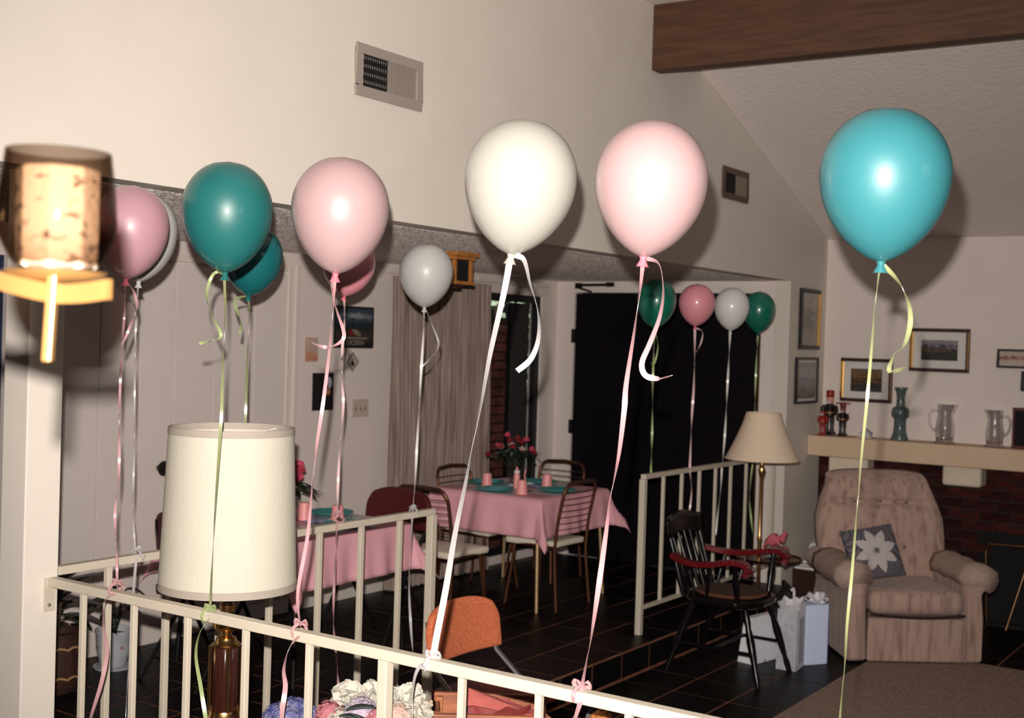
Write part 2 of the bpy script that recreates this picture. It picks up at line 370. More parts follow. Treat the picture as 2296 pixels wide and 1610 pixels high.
# floors
fd = MB().box(2.40, Xd, 3.2725, Yb+.02, -.15, -.0022).build('floor', GROUT); struct(fd)
fl_ = MB().box(2.47, Xf, -2.5, 3.285, -.30, -.1522).build('floor', GROUT); struct(fl_)
struct(MB().box(-1.5, 2.47, -2.5, 3.36, -.30, -.001).build('floor', CARPET))
cp = MB().box(2.47, 7.70, -2.5, 2.343, -.156, -.143).build('floor', CARPET, bevel=.004); struct(cp, 'tan short pile carpet beside the dark tiles')
P_ = .3205; G_ = .008
full = slab_mesh('tile', P_-G_, P_-G_, .012, .0025, TILE)
def tiles(parent, x0, x1, y0, y1, z, xo, yo):
    k = math.floor((x0-xo)/P_)
    while xo+k*P_ < x1-.02:
        a, b = max(x0, xo+k*P_), min(x1, xo+(k+1)*P_); k += 1
        if b-a < .03: continue
        j = math.floor((y0-yo)/P_)
        while yo+j*P_ < y1-.02:
            c, d = max(y0, yo+j*P_), min(y1, yo+(j+1)*P_); j += 1
            if d-c < .03: continue
            me = full if (b-a > P_-.001 and d-c > P_-.001) else slab_mesh('tile', b-a-G_, d-c-G_, .012, .0025, TILE)
            piece(me, 'tile', parent, ((a+b)/2, (c+d)/2, z+random.uniform(-.0007, .0007)))
tiles(fd, 2.46, Xd, 3.274, Yb, 0, 5.985, 3.274)
tiles(fl_, 3.30, 9.12, 2.345, 3.262, -.15, 5.985, 3.28-P_*3)
tiles(fl_, 7.70, 9.12, .90, 2.345, -.15, 5.985, 2.345-P_*5)
rme = slab_mesh('riser_tile', P_-G_, .134, .016, .0025, TILE)
for k in range(-8, 8):
    x = 5.985+(k+.5)*P_
    if x > 8.4: break
    piece(rme, 'riser_tile', fd, (x, 3.270, -.077), rot=(PI/2, 0, 0))
# baseboards
struct(MB().box(3.55, 6.45, Yb-.012, Yb, 0, .095).build('baseboard_back', TRIM, bevel=.004))
struct(MB().box(8.25, Xd-.001, Yb-.012, Yb, 0, .09).build('baseboard_entry', TRIM, bevel=.004))
# ------------------------------------------------------------------ black double door with closer
dr = MB().box(Xd+.02, Xd+.09, 3.582, 5.150, 0.004, 2.078).build('door_1', BLACKDOOR); struct(dr, 'black painted double entry door')
for y0, y1 in ((3.586, 4.362), (4.368, 5.146)):
    MB().box(Xd+.004, Xd+.03, y0, y1, .01, 2.075).build('door_leaf', BLACKDOOR, dr, bevel=.003)
for z in (1.74, 1.02, .25):
    MB().box(Xd-.010, Xd+.01, 5.146, 5.176, z-.055, z+.055).build('hinge', BLACKM, dr, bevel=.002)
MB().box(Xd-.002, Xd+.01, 3.574, 3.584, .01, 2.07).build('edge_strip', BRASSD, dr)
dc = thing('door_closer', 'dark folding arm door closer above the black door', 'door closer', (Xd, 5.0, 2.10))
MB().bar((-.03, .10, .042), (-.03, -.16, .045), .02, .022).build('closer_bar', BLACKM, dc, bevel=.003)
MB().bar((-.032, .13, .028), (-.045, -.02, -.012), .016, .016).build('closer_arm', BLACKM, dc, bevel=.002)
MB().box(-.02, -.002, -.20, -.13, .03, .065).build('closer_bracket', BLACKM, dc, bevel=.002)
MB().box(-.02, -.002, .09, .15, .015, .06).build('closer_bracket', BLACKM, dc, bevel=.002)
# ------------------------------------------------------------------ closet doors (four tall panels) in the back wall
cd_ = MB().box(3.62, 5.40, Yb-.004, Yb+.004, .10, 2.06).build('door_2', DOORP); struct(cd_, 'cream closet folding doors')
ed = [3.63, 4.069, 4.322, 4.552, 4.832, 5.138, 5.395]
for a, b in zip(ed, ed[1:]): MB().box(a+.003, b-.003, Yb-.024, Yb-.002, .11, 2.045).build('door_panel', DOORP, cd_, bevel=.002)
MB().lathe([(.016, 0), (.014, .012), (.034, .03), (.042, .045), (.034, .062), (.012, .07)], 18, M3=Matrix.Rotation(PI/2, 3, 'X'), c=(4.465, Yb-.024, .948)).build('door_knob', BLACKM, cd_, smooth=True, label='round black door knob')
tr = MB().box(5.40, 5.425, Yb-.032, Yb-.001, .0951, 2.09).box(5.43, 5.458, Yb-.022, Yb-.001, .0951, 2.10).box(5.462, 5.492, Yb-.034, Yb-.001, .0951, 2.10).box(3.60, 5.40, Yb-.030, Yb-.001, 2.06, 2.095)
struct(tr.build('trim_2', TRIM, bevel=.004), 'moulded closet door casing')
# ------------------------------------------------------------------ window / patio door with drapery
wn = MB().box(7.52, 8.25, Yb+.02, Yb+.07, 1.985, 2.04).box(8.195, 8.25, Yb+.02, Yb+.07, .06, 2.0).box(6.5, 8.25, Yb+.02, Yb+.07, .06, .12).box(6.5, 6.55, Yb+.02, Yb+.07, .06, 2.04).box(6.55, 7.52, Yb+.02, Yb+.07, 1.985, 2.04)
wn = wn.build('window_1', BLACKF, bevel=.003); struct(wn, 'tall dark framed window beside the drapery')
MB().box(6.54, 8.20, Yb+.042, Yb+.048, .11, 1.99).build('glass_pane', GLASSW, wn)
sm = M('screen_mesh', (.105, .085, .09), .9, var=.3, scale=30)
MB().box(7.93, 8.19, Yb+.085, Yb+.089, .12, 1.98).build('insect_screen', sm, wn)
MB().box(7.91, 7.935, Yb+.08, Yb+.10, .12, 1.98).build('screen_frame', BLACKF, wn)
struct(MB().box(7.45, 8.36, Yb-.008, Yb, 2.05, 2.10).build('trim_3', WALL2), 'flat casing above the window')
w2 = MB().box(2.55, 3.55, Yb+.03, Yb+.06, .2, 2.02).build('window_2', M('dark_blue_pane', (.02, .035, .09), .15, var=.5, scale=6)); struct(w2, 'dark blue window pane at the far left edge')  # opaque pane in dark blue
cu = thing('drapery', 'beige pleated floor length drape drawn beside the window', 'curtain', (6.30, Yb, 0))
def dr_fn(u, v):
    x = u*1.105; a = .034*math.sin(u*2*PI*17+.6*math.sin(u*23)) + .010*math.sin(u*2*PI*41+1)
    return (x+.004*math.sin(v*9+u*40), -.095 + a*(.55+.45*(1-v)) - .012*math.sin(v*3+u*8), .02+v*2.07)
MB().grid(260, 14, dr_fn).build('drape_cloth', CURT, cu, smooth=True, ang=180)
MB().box(-.03, 1.90, -.085, -.065, 2.105, 2.130).build('curtain_track', TRIM, cu)
for k in range(3): MB().box(.2+k*.75, .23+k*.75, -.09, 0, 2.11, 2.14).build('track_bracket', TRIM, cu)
# outside: brick pier, garden shrub
bp_ = thing('brick_pier', 'red brick garden pier outside the window', 'pier', (8.60, 5.95, -.2))
MB().box(-.22, .17, -.05, .14, 0, 2.077).build('mortar_core', MORT, bp_)
bme = slab_mesh('brick', .215, .060, .06, .004, BRICKO)
for r_ in range(27):
    for k in range(-1, 2):
        x = k*.228 + (.114 if r_ % 2 else 0)
        if -.25 < x < .20: piece(bme, 'brick', bp_, (x-.02, -.052-.012, .04+r_*.0745), rot=(PI/2, 0, 0))
sh = thing('garden_shrub', 'pale green shrub seen through the top of the window', 'shrub', (10.9, 7.6, -.2))
SHL = M('shrub_leaf', (.42, .48, .30), .6, var=.4, scale=20)
m = MB()
for k in range(420):
    p = Vector((random.gauss(0, .5), random.gauss(0, .25), random.uniform(1.2, 3.2))); d = Vector((random.uniform(-1, 1), random.uniform(-1, .2), random.uniform(-.6, .8))).normalized()*.11; q = d.orthogonal().normalized()*.035
    m.add([p, p+d*.5+q, p+d, p+d*.5-q], [(0,1,2,3)])
m.build('foliage', SHL, sh, kind='stuff'); MB().tube([(0,0,0), (.05,0,1.2), (-.05,0,2.6)], [.05,.04,.02]).build('stem', BRICKO, sh)
struct(MB().box(5.5, 13, 5.46, 9.5, -.4, -.2).build('floor', MORT), 'patio ground outside')
gl = bpy.data.lights.new('shrub_fill_lamp', 'AREA'); gl.size = 2; gl.energy = 260; gl.color = (.85, .95, 1)  # lamp added outside to brighten the shrub behind the window
go = bpy.data.objects.new('shrub_fill_lamp', gl); COL.objects.link(go); go.location = (10.5, 6.6, 4.2); go.rotation_euler = (math.radians(18), 0, 0)
# ------------------------------------------------------------------ fireplace
fp = thing('fireplace', 'dark red brick fireplace with long cream mantel shelf behind recliner', 'fireplace', (9.13, 2.4, -.15))
m = MB().box(.006, .05, -1.5, .955, 0, 1.06)
m.build('mortar_bed', MORT, fp)
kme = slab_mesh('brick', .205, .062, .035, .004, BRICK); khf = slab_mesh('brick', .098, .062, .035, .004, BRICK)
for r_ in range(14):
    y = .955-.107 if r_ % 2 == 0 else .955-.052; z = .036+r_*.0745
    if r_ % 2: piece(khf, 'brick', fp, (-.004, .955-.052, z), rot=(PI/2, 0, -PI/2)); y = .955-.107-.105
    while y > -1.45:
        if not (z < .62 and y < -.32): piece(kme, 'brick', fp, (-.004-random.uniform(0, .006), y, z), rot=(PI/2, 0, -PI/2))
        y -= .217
MB().box(-.002, .03, -1.5, -.22, 0, .63).build('firebox', SOOT, fp)
MB().box(-.247, .052, -1.5, .955, 1.058, 1.205).build('mantel_shelf', MANT, fp, bevel=.006, label='long cream painted mantel shelf')
def corbel(y0, y1, z0, z1):
    m = MB()
    def fn(u, v): return (0, 0, 0)
    m.box(-.16, .01, y0, y1, z0, z1); o = m.build('corbel_stone', STONE, fp, bevel=.022, seg=3)
corbel(0.528, 0.823, .915, 1.057)
corbel(-0.271, -0.005, .915, 1.057)
fs = thing('fire_screen', 'dark mesh fire screen with thin brass rim right of recliner', 'fire screen', (8.86, 1.75, -.149))
MB().tube([(0, .28, 0), (-.01, .30, .50), (0, .28, .552), (0, .0, .56), (0, -.9, .56)], .008).build('brass_rim', BRASSD, fs, smooth=True)
MB().box(-.004, .004, -.9, .27, .03, .545).build('mesh_panel', SOOT, fs)
MB().box(-.05, .05, -.9, .30, 0, .03).build('screen_foot', BLACKM, fs, bevel=.004)
pk = thing('fire_poker', 'thin copper coloured poker leaning on the fire screen', 'poker', (8.80, 1.83, -.149))
MB().tube([(-.06, .05, .005), (.03, -.03, .36), (.045, -.045, .43)], [.006, .006, .009]).build('poker_rod', BRASSD, pk, smooth=True)
# ------------------------------------------------------------------ railings
def railing(name, label, axis, fixed, a, b, top, bars, posts, bw, pw, foot, low=None, lowspan=None):
    t = thing(name, label, 'railing', (fixed, a, 0) if axis == 'Y' else (a, fixed, 0))
    def P(s, z, wd=None): return (0, s-a, z) if axis == 'Y' else (s-a, 0, z)
    MB().bar(P(a, top-.014), P(b, top-.014), .034, .028).build('top_rail', RAILW, t, bevel=.003)
    for s in bars: MB().bar(P(s, foot if low is None else low), P(s, top-.028), bw, bw, up=(1,0,0)).build('baluster', RAILW, t, bevel=.002)
    for s in posts: MB().bar(P(s, foot), P(s, top-.028), pw, pw, up=(1,0,0)).build('post', RAILW, t, bevel=.003)
    if low is not None: MB().bar(P(lowspan[0], low), P(lowspan[1], low), .026, .022).build('bottom_rail', RAILW, t, bevel=.003)
    return t
t1 = railing('railing', 'cream metal railing in the foreground with pink ribbon knots', 'Y', 2.42, 3.355, .55, .905, [3.197, 2.961, 2.728, 2.494, 2.257, 1.757, 1.536, 1.30, 1.06, .82], [1.997, .57], .017, .030, -.001, .08, (3.34, .57))
m = MB().box(-.025, .012, -.004, .004, .80, .902); m.build('wall_bracket', RAILW, t1)
MB().ball((-.012, -.006, .82), .006).build('screw', CHROME, t1)
t2 = railing('railing', 'cream metal railing behind the drum lamp shade', 'X', 3.405, 2.47, 4.425, .926, [2.672, 2.919, 3.167, 3.419, 3.689, 3.942, 4.193], [4.42], .021, .036, 0, .10, (2.48, 4.40))
t3 = railing('railing', 'cream metal railing behind the black captain chair', 'X', 3.405, 6.415, 8.462, .935, [6.672, 6.917, 7.165, 7.404, 7.641, 7.893, 8.14, 8.38], [6.418], .019, .036, 0, .155, (6.43, 8.462))
# ------------------------------------------------------------------ wall vents
def vent(label, x0, x1, z0, z1, fr, bl, closed):
    t = thing('wall_vent', label, 'vent', (x0, Yh, z0)); W, H = x1-x0, z1-z0; e = .042*W/.43
    m = MB().box(0, W, -.012, 0, 0, e).box(0, W, -.012, 0, H-e, H).box(0, e, -.012, 0, e, H-e).box(W-e, W, -.012, 0, e, H-e)
    m.build('frame', fr, t, bevel=.003)
    MB().box(e, W-e, -.004, 0, e, H-e).build('duct_shade_plate', DARKV, t)  # dark plate on the wall stands in for the shade inside the duct
    mid = W*.45; n1 = 11
    for k in range(4): z = e+(H-2*e)*(k+.6)/4; MB().bar((e, -.006, z), (mid, -.006, z), .004, .012).build('damper_blade', fr, t)
    for k in range(n1): x = e+(mid-e)*(k+.5)/n1; MB().obox((x, -.0105, H/2), (.0018, .009, H-2*e)).build('open_slat', DARKV, t)
    n2 = 12
    for k in range(n2): x = mid+(W-e-mid)*(k+.5)/n2; MB().obox((x, -.008, H/2), ((W-e-mid)/n2*1.02, .002, H-2*e), Matrix.Rotation(.22, 3, 'Z')).build('closed_slat', bl, t)
vent('large grey wall vent high on the cream wall', 3.767, 4.193, 2.655, 2.867, VENT, VENT, 1)
vent('small brown wall vent near the vault slope', 7.252, 7.652, 2.634, 2.838, VENT2, VENT2L, 1)
# ------------------------------------------------------------------ switch and outlets
sw = thing('light_switch', 'beige triple light switch plate on the dining back wall', 'switch', (6.11, Yb, 1.222))
MB().box(-.078, .078, -.006, 0, -.058, .058).build('switch_plate', M('ivory_plate', (.60, .51, .41), .4, var=.05), sw, bevel=.003)
for k in (-.046, 0, .046):
    MB().box(k-.006, k+.006, -.0075, -.005, -.014, .014).build('toggle_slot', M('slot', (.12, .08, .06), .6, var=.1), sw)
    MB().obox((k, -.012, .004), (.007, .014, .009), Matrix.Rotation(.4, 3, 'X')).build('toggle', M('toggle_ivory', (.55, .46, .38), .4, var=.05), sw)
o1 = thing('wall_outlet', 'white outlet plate low on the wall beside the black door', 'outlet', (Xd, 5.235, .16))
MB().box(-.006, 0, -.036, .036, -.058, .058).build('outlet_plate', TRIM, o1, bevel=.002)
for z in (-.024, .024): MB().box(-.0075, -.005, -.014, .014, z-.013, z+.013).build('socket', M('socket', (.5, .45, .4), .5, var=.1), o1, bevel=.002)
o2 = thing('wall_outlet', 'small ivory doorbell plate on the wall right of the black door', 'outlet', (8.466,3.437,0.872))
MB().box(-.008, 0, -.03, .03, -.035, .035).build('outlet_plate', TRIM, o2, bevel=.002)
MB().box(-.010, -.007, -.008, .008, -.008, .008).build('socket', M('socket2', (.45, .40, .36), .5, var=.1), o2)
# ------------------------------------------------------------------ pictures
def picture(name, label, org, rz, W, H, fr, fw, artm, matw=0.0, fr2=None, cat='picture', depth=.022, inner=None):
    """origin: lower-left corner on the wall; local x along the wall, -y out of it"""
    t = thing(name, label, cat, org, rz)
    if fw:
        m = MB()
        for (a, b, c, d) in ((0, W, 0, fw), (0, W, H-fw, H), (0, fw, fw, H-fw), (W-fw, W, fw, H-fw)): m.box(a, b, -depth, 0, c, d)
        if fr2:
            m = MB().box(0, W, -depth, 0, 0, fw).box(0, W, -depth, 0, H-fw, H); m.build('frame', fr, t, bevel=.003)
            MB().box(0, fw, -depth-.001, 0, fw, H-fw).build('frame_side', fr2, t, bevel=.003, label='gilt frame side'); MB().box(W-fw, W, -depth-.001, 0, fw, H-fw).build('frame_side', fr, t, bevel=.003)
            g = fw*.25; MB().box(W-fw*.45, W-fw*.2, -depth-.003, -depth, fw, H-fw).build('gilt_liner', GOLDF, t)
        else: m.build('frame', fr, t, bevel=.002)
    if matw: MB().box(fw, W-fw, -.008, -.002, fw, H-fw).build('mat_board', MATB, t)
    q = fw+matw; MB().box(q, W-q, -.010, -.003, q, H-q).build('print', artm, t)
    return t
A1 = art('art_house', [(0, (.012, .02, .010)), (.3, (.03, .03, .018)), (.45, (.010, .008, .010)), (.54, (.14, .09, .05)), (.60, (.015, .012, .014)), (.72, (.16, .15, .18)), (1, (.26, .24, .25))], 6, mix=.45)
A2 = art('art_wood', [(0, (.04, .045, .04)), (.3, (.012, .012, .012)), (.44, (.10, .045, .014)), (.52, (.014, .010, .008)), (.62, (.30, .13, .03)), (.70, (.02, .014, .010)), (.82, (.24, .11, .03)), (1, (.08, .09, .09))], 8, mix=.8)
A3 = art('art_tall', [(0, (.40, .37, .34)), (.35, (.30, .28, .27)), (.5, (.22, .21, .21)), (.62, (.36, .34, .32)), (1, (.50, .46, .42))], 7, mix=.7)
A4 = art('art_street', [(0, (.16, .14, .14)), (.35, (.34, .31, .29)), (.5, (.24, .26, .30)), (.65, (.46, .44, .43)), (1, (.36, .33, .32))], 6, mix=.6)
A5 = art('art_red', [(0, (.55, .44, .36)), (.38, (.50, .40, .34)), (.5, (.42, .10, .07)), (.6, (.10, .07, .10)), (.66, (.50, .34, .25)), (1, (.55, .46, .38))], 5, mix=.45)
picture('framed_picture', 'landscape print with white mat in black and gilt frame', (Xf-.001, 2.712, 1.556), -PI/2, .426, .315, DARKF, .026, A1, .058, GOLDF)
picture('framed_picture', 'autumn woods print in gilt frame behind the nutcrackers', (Xf-.001, 3.222, 1.310), -PI/2, .392, .327, DARKF, .026, A2, .052, GOLDF)
picture('framed_picture', 'small black framed red sketch at the right edge', (Xf-.001, 2.098, 1.603), -PI/2, .30, .133, BLACKF, .016, A5, 0)
picture('framed_picture', 'dark blue edged frame cut off by the right edge', (Xf-.001, 1.932, 1.445), -PI/2, .26, .14, BLACKF, .02, A4, 0)
picture('framed_picture', 'narrow tall print in black frame with gilt right side', (8.64, Yh-.001, 1.69), 0, .385, .445, BLACKF, .03, A3, 0)
picture('framed_picture', 'grey street sketch in thin black frame below the tall print', (8.595, Yh-.001, 1.292), 0, .43, .34, BLACKF, .018, A4, .02)
MB().box(.352, .386, -.026, -.012, .03, .415).build('gilt_side', GOLDF, [o for o in COL.objects if o.get('label', '').startswith('narrow tall')][0])
AP = art('art_poster', [(0, (.012, .010, .012)), (.3, (.05, .035, .03)), (.42, (.02, .025, .02)), (.58, (.012, .02, .03)), (.72, (.03, .05, .07)), (.82, (.16, .18, .20)), (.9, (.04, .06, .09)), (1, (.03, .045, .07))], 4, mix=.2)
po = picture('travel_poster', 'black bordered lake and mountain poster reading LUCERN', (5.835, Yb-.001, 1.608), 0, .378, .268, BLACKF, .016, AP, 0, cat='poster', depth=.008)
MB().add([(.13, -.0108, .195), (.17, -.0108, .222), (.20, -.0108, .216), (.225, -.0108, .232), (.26, -.0108, .208), (.32, -.0108, .195), (.24, -.0108, .192)], [(0,1,2,3,4,5,6)]).build('snow_peak', M('snow', (.28, .29, .30), .6, var=.4, scale=40), po)
MB().add([(.12, -.0108, .10), (.15, -.0108, .125), (.19, -.0108, .088), (.16, -.0108, .078)], [(0,1,2,3)]).build('red_roof', M('roofred', (.22, .012, .018), .6, var=.2), po)
MB().add([(.19, -.0108, .088), (.15, -.0108, .118), (.20, -.0108, .120), (.25, -.0108, .10), (.245, -.0108, .075)], [(0,1,2,3,4)]).build('pale_house', M('housepale', (.26, .21, .16), .6, var=.4, scale=30), po)
MB().box(.07, .31, -.0112, -.0106, .060, .070).build('white_shore', M('shore', (.28, .24, .17), .6, var=.3), po)
MB().box(.08, .32, -.0112, -.0106, .236, .244).build('title_strip', M('titlestrip', (.055, .09, .12), .6, var=.6, scale=60), po)
def text(body, size, loc, rot, mat, parent, name='lettering', ext=.0004):
    cu_ = bpy.data.curves.new(name, 'FONT'); cu_.body = body; cu_.size = size; cu_.extrude = ext; cu_.resolution_u = 2; cu_.align_x = 'CENTER'
    tmp = bpy.data.objects.new('tmp', cu_); COL.objects.link(tmp); bpy.context.view_layer.update()
    me = bpy.data.meshes.new_from_object(tmp.evaluated_get(bpy.context.evaluated_depsgraph_get())); bpy.data.objects.remove(tmp)
    o = bpy.data.objects.new(name, me); me.materials.clear(); me.materials.append(mat); COL.objects.link(o); o.parent = parent; o.location = loc; o.rotation_euler = rot; return o
text('LUCERN', .048, (.19, -.0112, .020), (PI/2, 0, 0), M('poster_ink', (.34, .29, .26), .6, var=.2), po)
AC = art('art_card', [(0, (.55, .22, .14)), (.3, (.60, .30, .20)), (.45, (.50, .42, .38)), (.6, (.56, .40, .33)), (1, (.62, .48, .42))], 5, mix=.4)
picture('greeting_card', 'small peach and red picture card left of the poster', (5.586, Yb-.001, 1.52), 0, .108, .148, M('peach_border', (.60, .36, .27), .6, var=.1), .010, AC, 0, cat='card', depth=.006)
AD = M('art_black', (.010, .009, .012), .5, var=.2)
dg = picture('dog_photo', 'black photo of a white faced dog below the card', (5.66, Yb-.001, 1.217), 0, .185, .234, BLACKF, .004, AD, 0, cat='picture', depth=.006)
def dgfn(cx, cz, rx, rz_, y, n=14): return ([(cx+rx*math.cos(2*PI*k/n), y, cz+rz_*math.sin(2*PI*k/n)) for k in range(n)], [tuple(range(n))])
m = MB(); m.add(*dgfn(.140, .172, .024, .036, -.0105)); m.build('dog_face', M('dogw', (.46, .46, .50), .6, var=.2), dg)
m = MB(); m.add(*dgfn(.122, .148, .012, .014, -.0110)); m.build('dog_nose', AD, dg)
m = MB(); m.add(*dgfn(.132, .115, .022, .020, -.0107)); m.build('dog_collar', M('dogo', (.45, .20, .11), .6, var=.3), dg)
di = thing('diamond_ornament', 'small diamond shaped leaded ornament under the poster', 'ornament', (6.02, Yb-.001, 1.521))
for s_, rad in ((1.0, .003), (.78, .002)):
    MB().tube([(.058*s_, -.005, 0), (0, -.005, .061*s_), (-.058*s_, -.005, 0), (0, -.005, -.061*s_)], rad, 6, closed=True).build('lead_line', BLACKM, di)
MB().add([(.045, -.002, 0), (0, -.002, .048), (-.045, -.002, 0), (0, -.002, -.048)], [(0,1,2,3)]).build('clear_glass', M('pale_glass', (.55, .51, .46), .2, var=.1), di)
MB().ball((0, -.006, -.012), .016, sc=(1, .3, 1.1)).build('brown_motif', DARKF, di, smooth=True); MB().ball((0, -.006, .014), .008, sc=(1.6, .3, .8)).build('red_motif', M('rm', (.4, .12, .06), .5, var=.1), di, smooth=True)
# ================================================================== TABLES WITH PINK CLOTHS
def cloth(label, cx, cy, s, zt, ov, seed, group):
    """square cloth: half size of the table s, overhang ov, hanging folds, pointed corners"""
    rs = random.Random(seed); ph = [rs.uniform(0, 6.28) for _ in range(8)]
    n = 61; L_ = s+ov
    def fn(u, v):
        x, y = (u*2-1)*L_, (v*2-1)*L_
        qx, qy = max(-s, min(s, x)), max(-s, min(s, y)); dx, dy = x-qx, y-qy; d = math.hypot(dx, dy)
        if d < 1e-6: return (x, y, .003)
        nx, ny = dx/d, dy/d; corner = min(abs(dx), abs(dy))/max(ov, 1e-6)
        tpar = (y if abs(dx) > abs(dy) else x)
        k = min(1, d/ov); rip = .012*k*math.sin(tpar*17+ph[0 if abs(dx) > abs(dy) else 1]) + .008*k*math.sin(tpar*39+ph[2])
        cz = min(1, corner*1.6)
        flare = .018*min(1, d/.03) + d*(.10 + .30*cz) + rip*(1-cz)
        # gather the corner cone into two soft folds
        a = math.atan2(abs(dy), abs(dx)); fold = .020*cz*math.cos(4*a*2)*k
        drop = math.sqrt(max(0, d*d - (min(flare, d*.98))**2))
        r_ = flare+fold
        return (qx+nx*r_, qy+ny*r_, .003-drop)
    o = MB().grid(n, n, fn).build('tablecloth', PINKC, None, smooth=True, ang=180, loc=(cx, cy, zt))
    sol = o.modifiers.new('thick', 'SOLIDIFY'); sol.thickness = .0012; sol.offset = 1
    tag(o, label, 'tablecloth', group); return o
def card_table(label, cx, cy, s, zt, lm, r_=.011):
    t = thing('card_table', label, 'table', (cx, cy, 0))
    MB().box(-s, s, -s, s, zt-.035, zt).build('tabletop', TABLEW, t, bevel=.006)
    for i in (-1, 1):
        for j in (-1, 1): MB().tube([(i*(s-.04), j*(s-.04), zt-.03), (i*(s-.005), j*(s-.005), 0)], r_, 10).build('leg', lm, t, smooth=True)
    return t
card_table('square card table under the pink cloth near the window', 6.905, 4.575, .415, .708, LEGT)
card_table('square card table under the pink cloth behind the drum lamp shade', 4.735, 4.545, .415, .708, BLACKM, .013)
cloth('pink cloth on the far table near the black door', 6.905, 4.575, .417, .7085, .248, 3, 'pink tablecloths')
cloth('pink cloth on the nearer table behind the drum lamp shade', 4.735, 4.545, .417, .7085, .248, 8, 'pink tablecloths')
ZT = .7135
def cup(loc, label):
    t = thing('plastic_cup', label, 'cup', loc, 0, 'pink cups on the tables')
    MB().shell([(.037, 0), (.035, .02), (.028, .085), (.027, .090)], 22, th=.003).build('cup_wall', PINKP, t, smooth=True)
    MB().lathe([(.0265, .084), (.027, .0905), (.020, .091)], 22).build('cup_base', PINKP, t, smooth=True)
    MB().tor([(.0385, 0), (.0395, .003), (.0385, .006), (.036, .003)], 22).build('cup_rim', PINKP, t, smooth=True); return t
def plate(loc, label):
    t = thing('paper_plate', label, 'plate', loc, 0, 'teal plates on the tables')
    MB().lathe([(.001, .003), (.075, .003), (.092, .010), (.118, .017), (.122, .016), (.118, .013), (.090, .005), (.074, 0), (.001, 0)], 40).build('plate_disc', TEALP, t, smooth=True, ang=60)
    MB().tor([(.119, .0165), (.1225, .0185), (.1235, .0150), (.119, .0140)], 40).build('plate_rim', TEALP, t, smooth=True); return t
def napkin(loc, rz, label):
    t = thing('napkin', label, 'napkin', loc, rz, 'folded napkins on the tables')
    MB().grid(7, 7, lambda u, v: ((u-.5)*.15, (v-.5)*.12, .004+.010*math.sin(u*3.1)*math.sin(v*3.1)+.004*math.sin(u*11+v*7))).build('blue_fold', BLUEN, t, smooth=True)
    MB().grid(6, 6, lambda u, v: (.045+(u-.5)*.085, -.055+(v-.5)*.05, .010+.012*math.sin(u*3.1)*math.sin(v*3.1))).build('white_fold', WHITEN, t, smooth=True); return t
def mat_(loc, rz, label):
    t = tag(MB().box(-.19, .19, -.14, .14, 0, .0015).build('placemat', MATTE, None, bevel=.0005, loc=loc), label, 'placemat', 'clear placemats'); t.rotation_euler = (0, 0, rz); return t
for x, y, rz, l in ((6.905, 4.30, 0, 'clear placemat at the near right side of the far table'), (6.63, 4.575, PI/2, 'clear placemat at the left side of the far table'), (6.905, 4.85, 0, 'clear placemat at the far left side of the far table'), (7.18, 4.575, PI/2, 'clear placemat at the door side of the far table'),
                  (4.735, 4.27, 0, 'clear placemat at the front of the nearer table'), (5.01, 4.545, PI/2, 'clear placemat by the maroon chair')):
    mat_((x, y, ZT), rz, l)
ZM = ZT+.0025
plate((6.60, 4.58, ZM), 'teal plate at the left side of the far pink table')
plate((6.885, 4.285, ZM), 'teal plate at the near right side of the far pink table')
plate((6.90, 4.86, ZM), 'teal plate at the far left side of the far pink table')
plate((7.19, 4.62, ZM), 'teal plate at the door side of the far pink table')
plate((5.044,4.578,0.716), 'teal plate on the nearer table beside the maroon chair')
plate((4.80, 4.235, ZM), 'teal plate at the front edge of the nearer table, below the cup')
cup((6.728, 4.733, ZM), 'pink cup at the left back of the far pink table')
cup((6.573, 4.352, ZM), 'pink cup nearest the front corner of the far pink table')
cup((6.990, 4.43, ZM), 'pink cup on the right of the far pink table')
cup((4.797,4.541,0.716), 'pink cup by the vase on the nearer table')
cup((4.842,4.347,0.716), 'pink cup right of the napkin on the nearer table')
napkin((6.80, 4.66, ZM), .3, 'blue and white napkin left of the pink bottle'); napkin((6.98, 4.52, ZM), 2.0, 'blue and white napkin right of the pink bottle')
napkin((4.8,4.43,0.716), .2, 'blue and white napkin between the cups on the nearer table')
bt = thing('baby_bottle', 'slim pink bottle in the middle of the far pink table', 'bottle', (6.80, 4.545, ZM))
MB().lathe([(.019, 0), (.021, .01), (.021, .085), (.017, .10), (.018, .105)], 20).build('bottle_body', PINKP, bt, smooth=True)
MB().lathe([(.0195, .105), (.0195, .118), (.012, .121)], 20).build('bottle_collar', WHITEN, bt, smooth=True)
MB().lathe([(.012, .121), (.010, .128), (.005, .134), (.005, .142), (.002, .145)], 14).build('bottle_nipple', PINKP, bt, smooth=True)
cn = thing('candle', 'thin pink curled candle beside the pink bottle', 'candle', (6.86, 4.52, ZM))
MB().lathe([(.018, 0), (.018, .006), (.006, .010)], 14).build('candle_foot', PINKP, cn, smooth=True); MB().tube(spline([(0,0,.006), (.004,0,.05), (-.003,.002,.09), (.006,0,.115), (-.004,0,.125)], 5), [.0045]*21, 8).build('candle_stem', PINKP, cn, smooth=True)
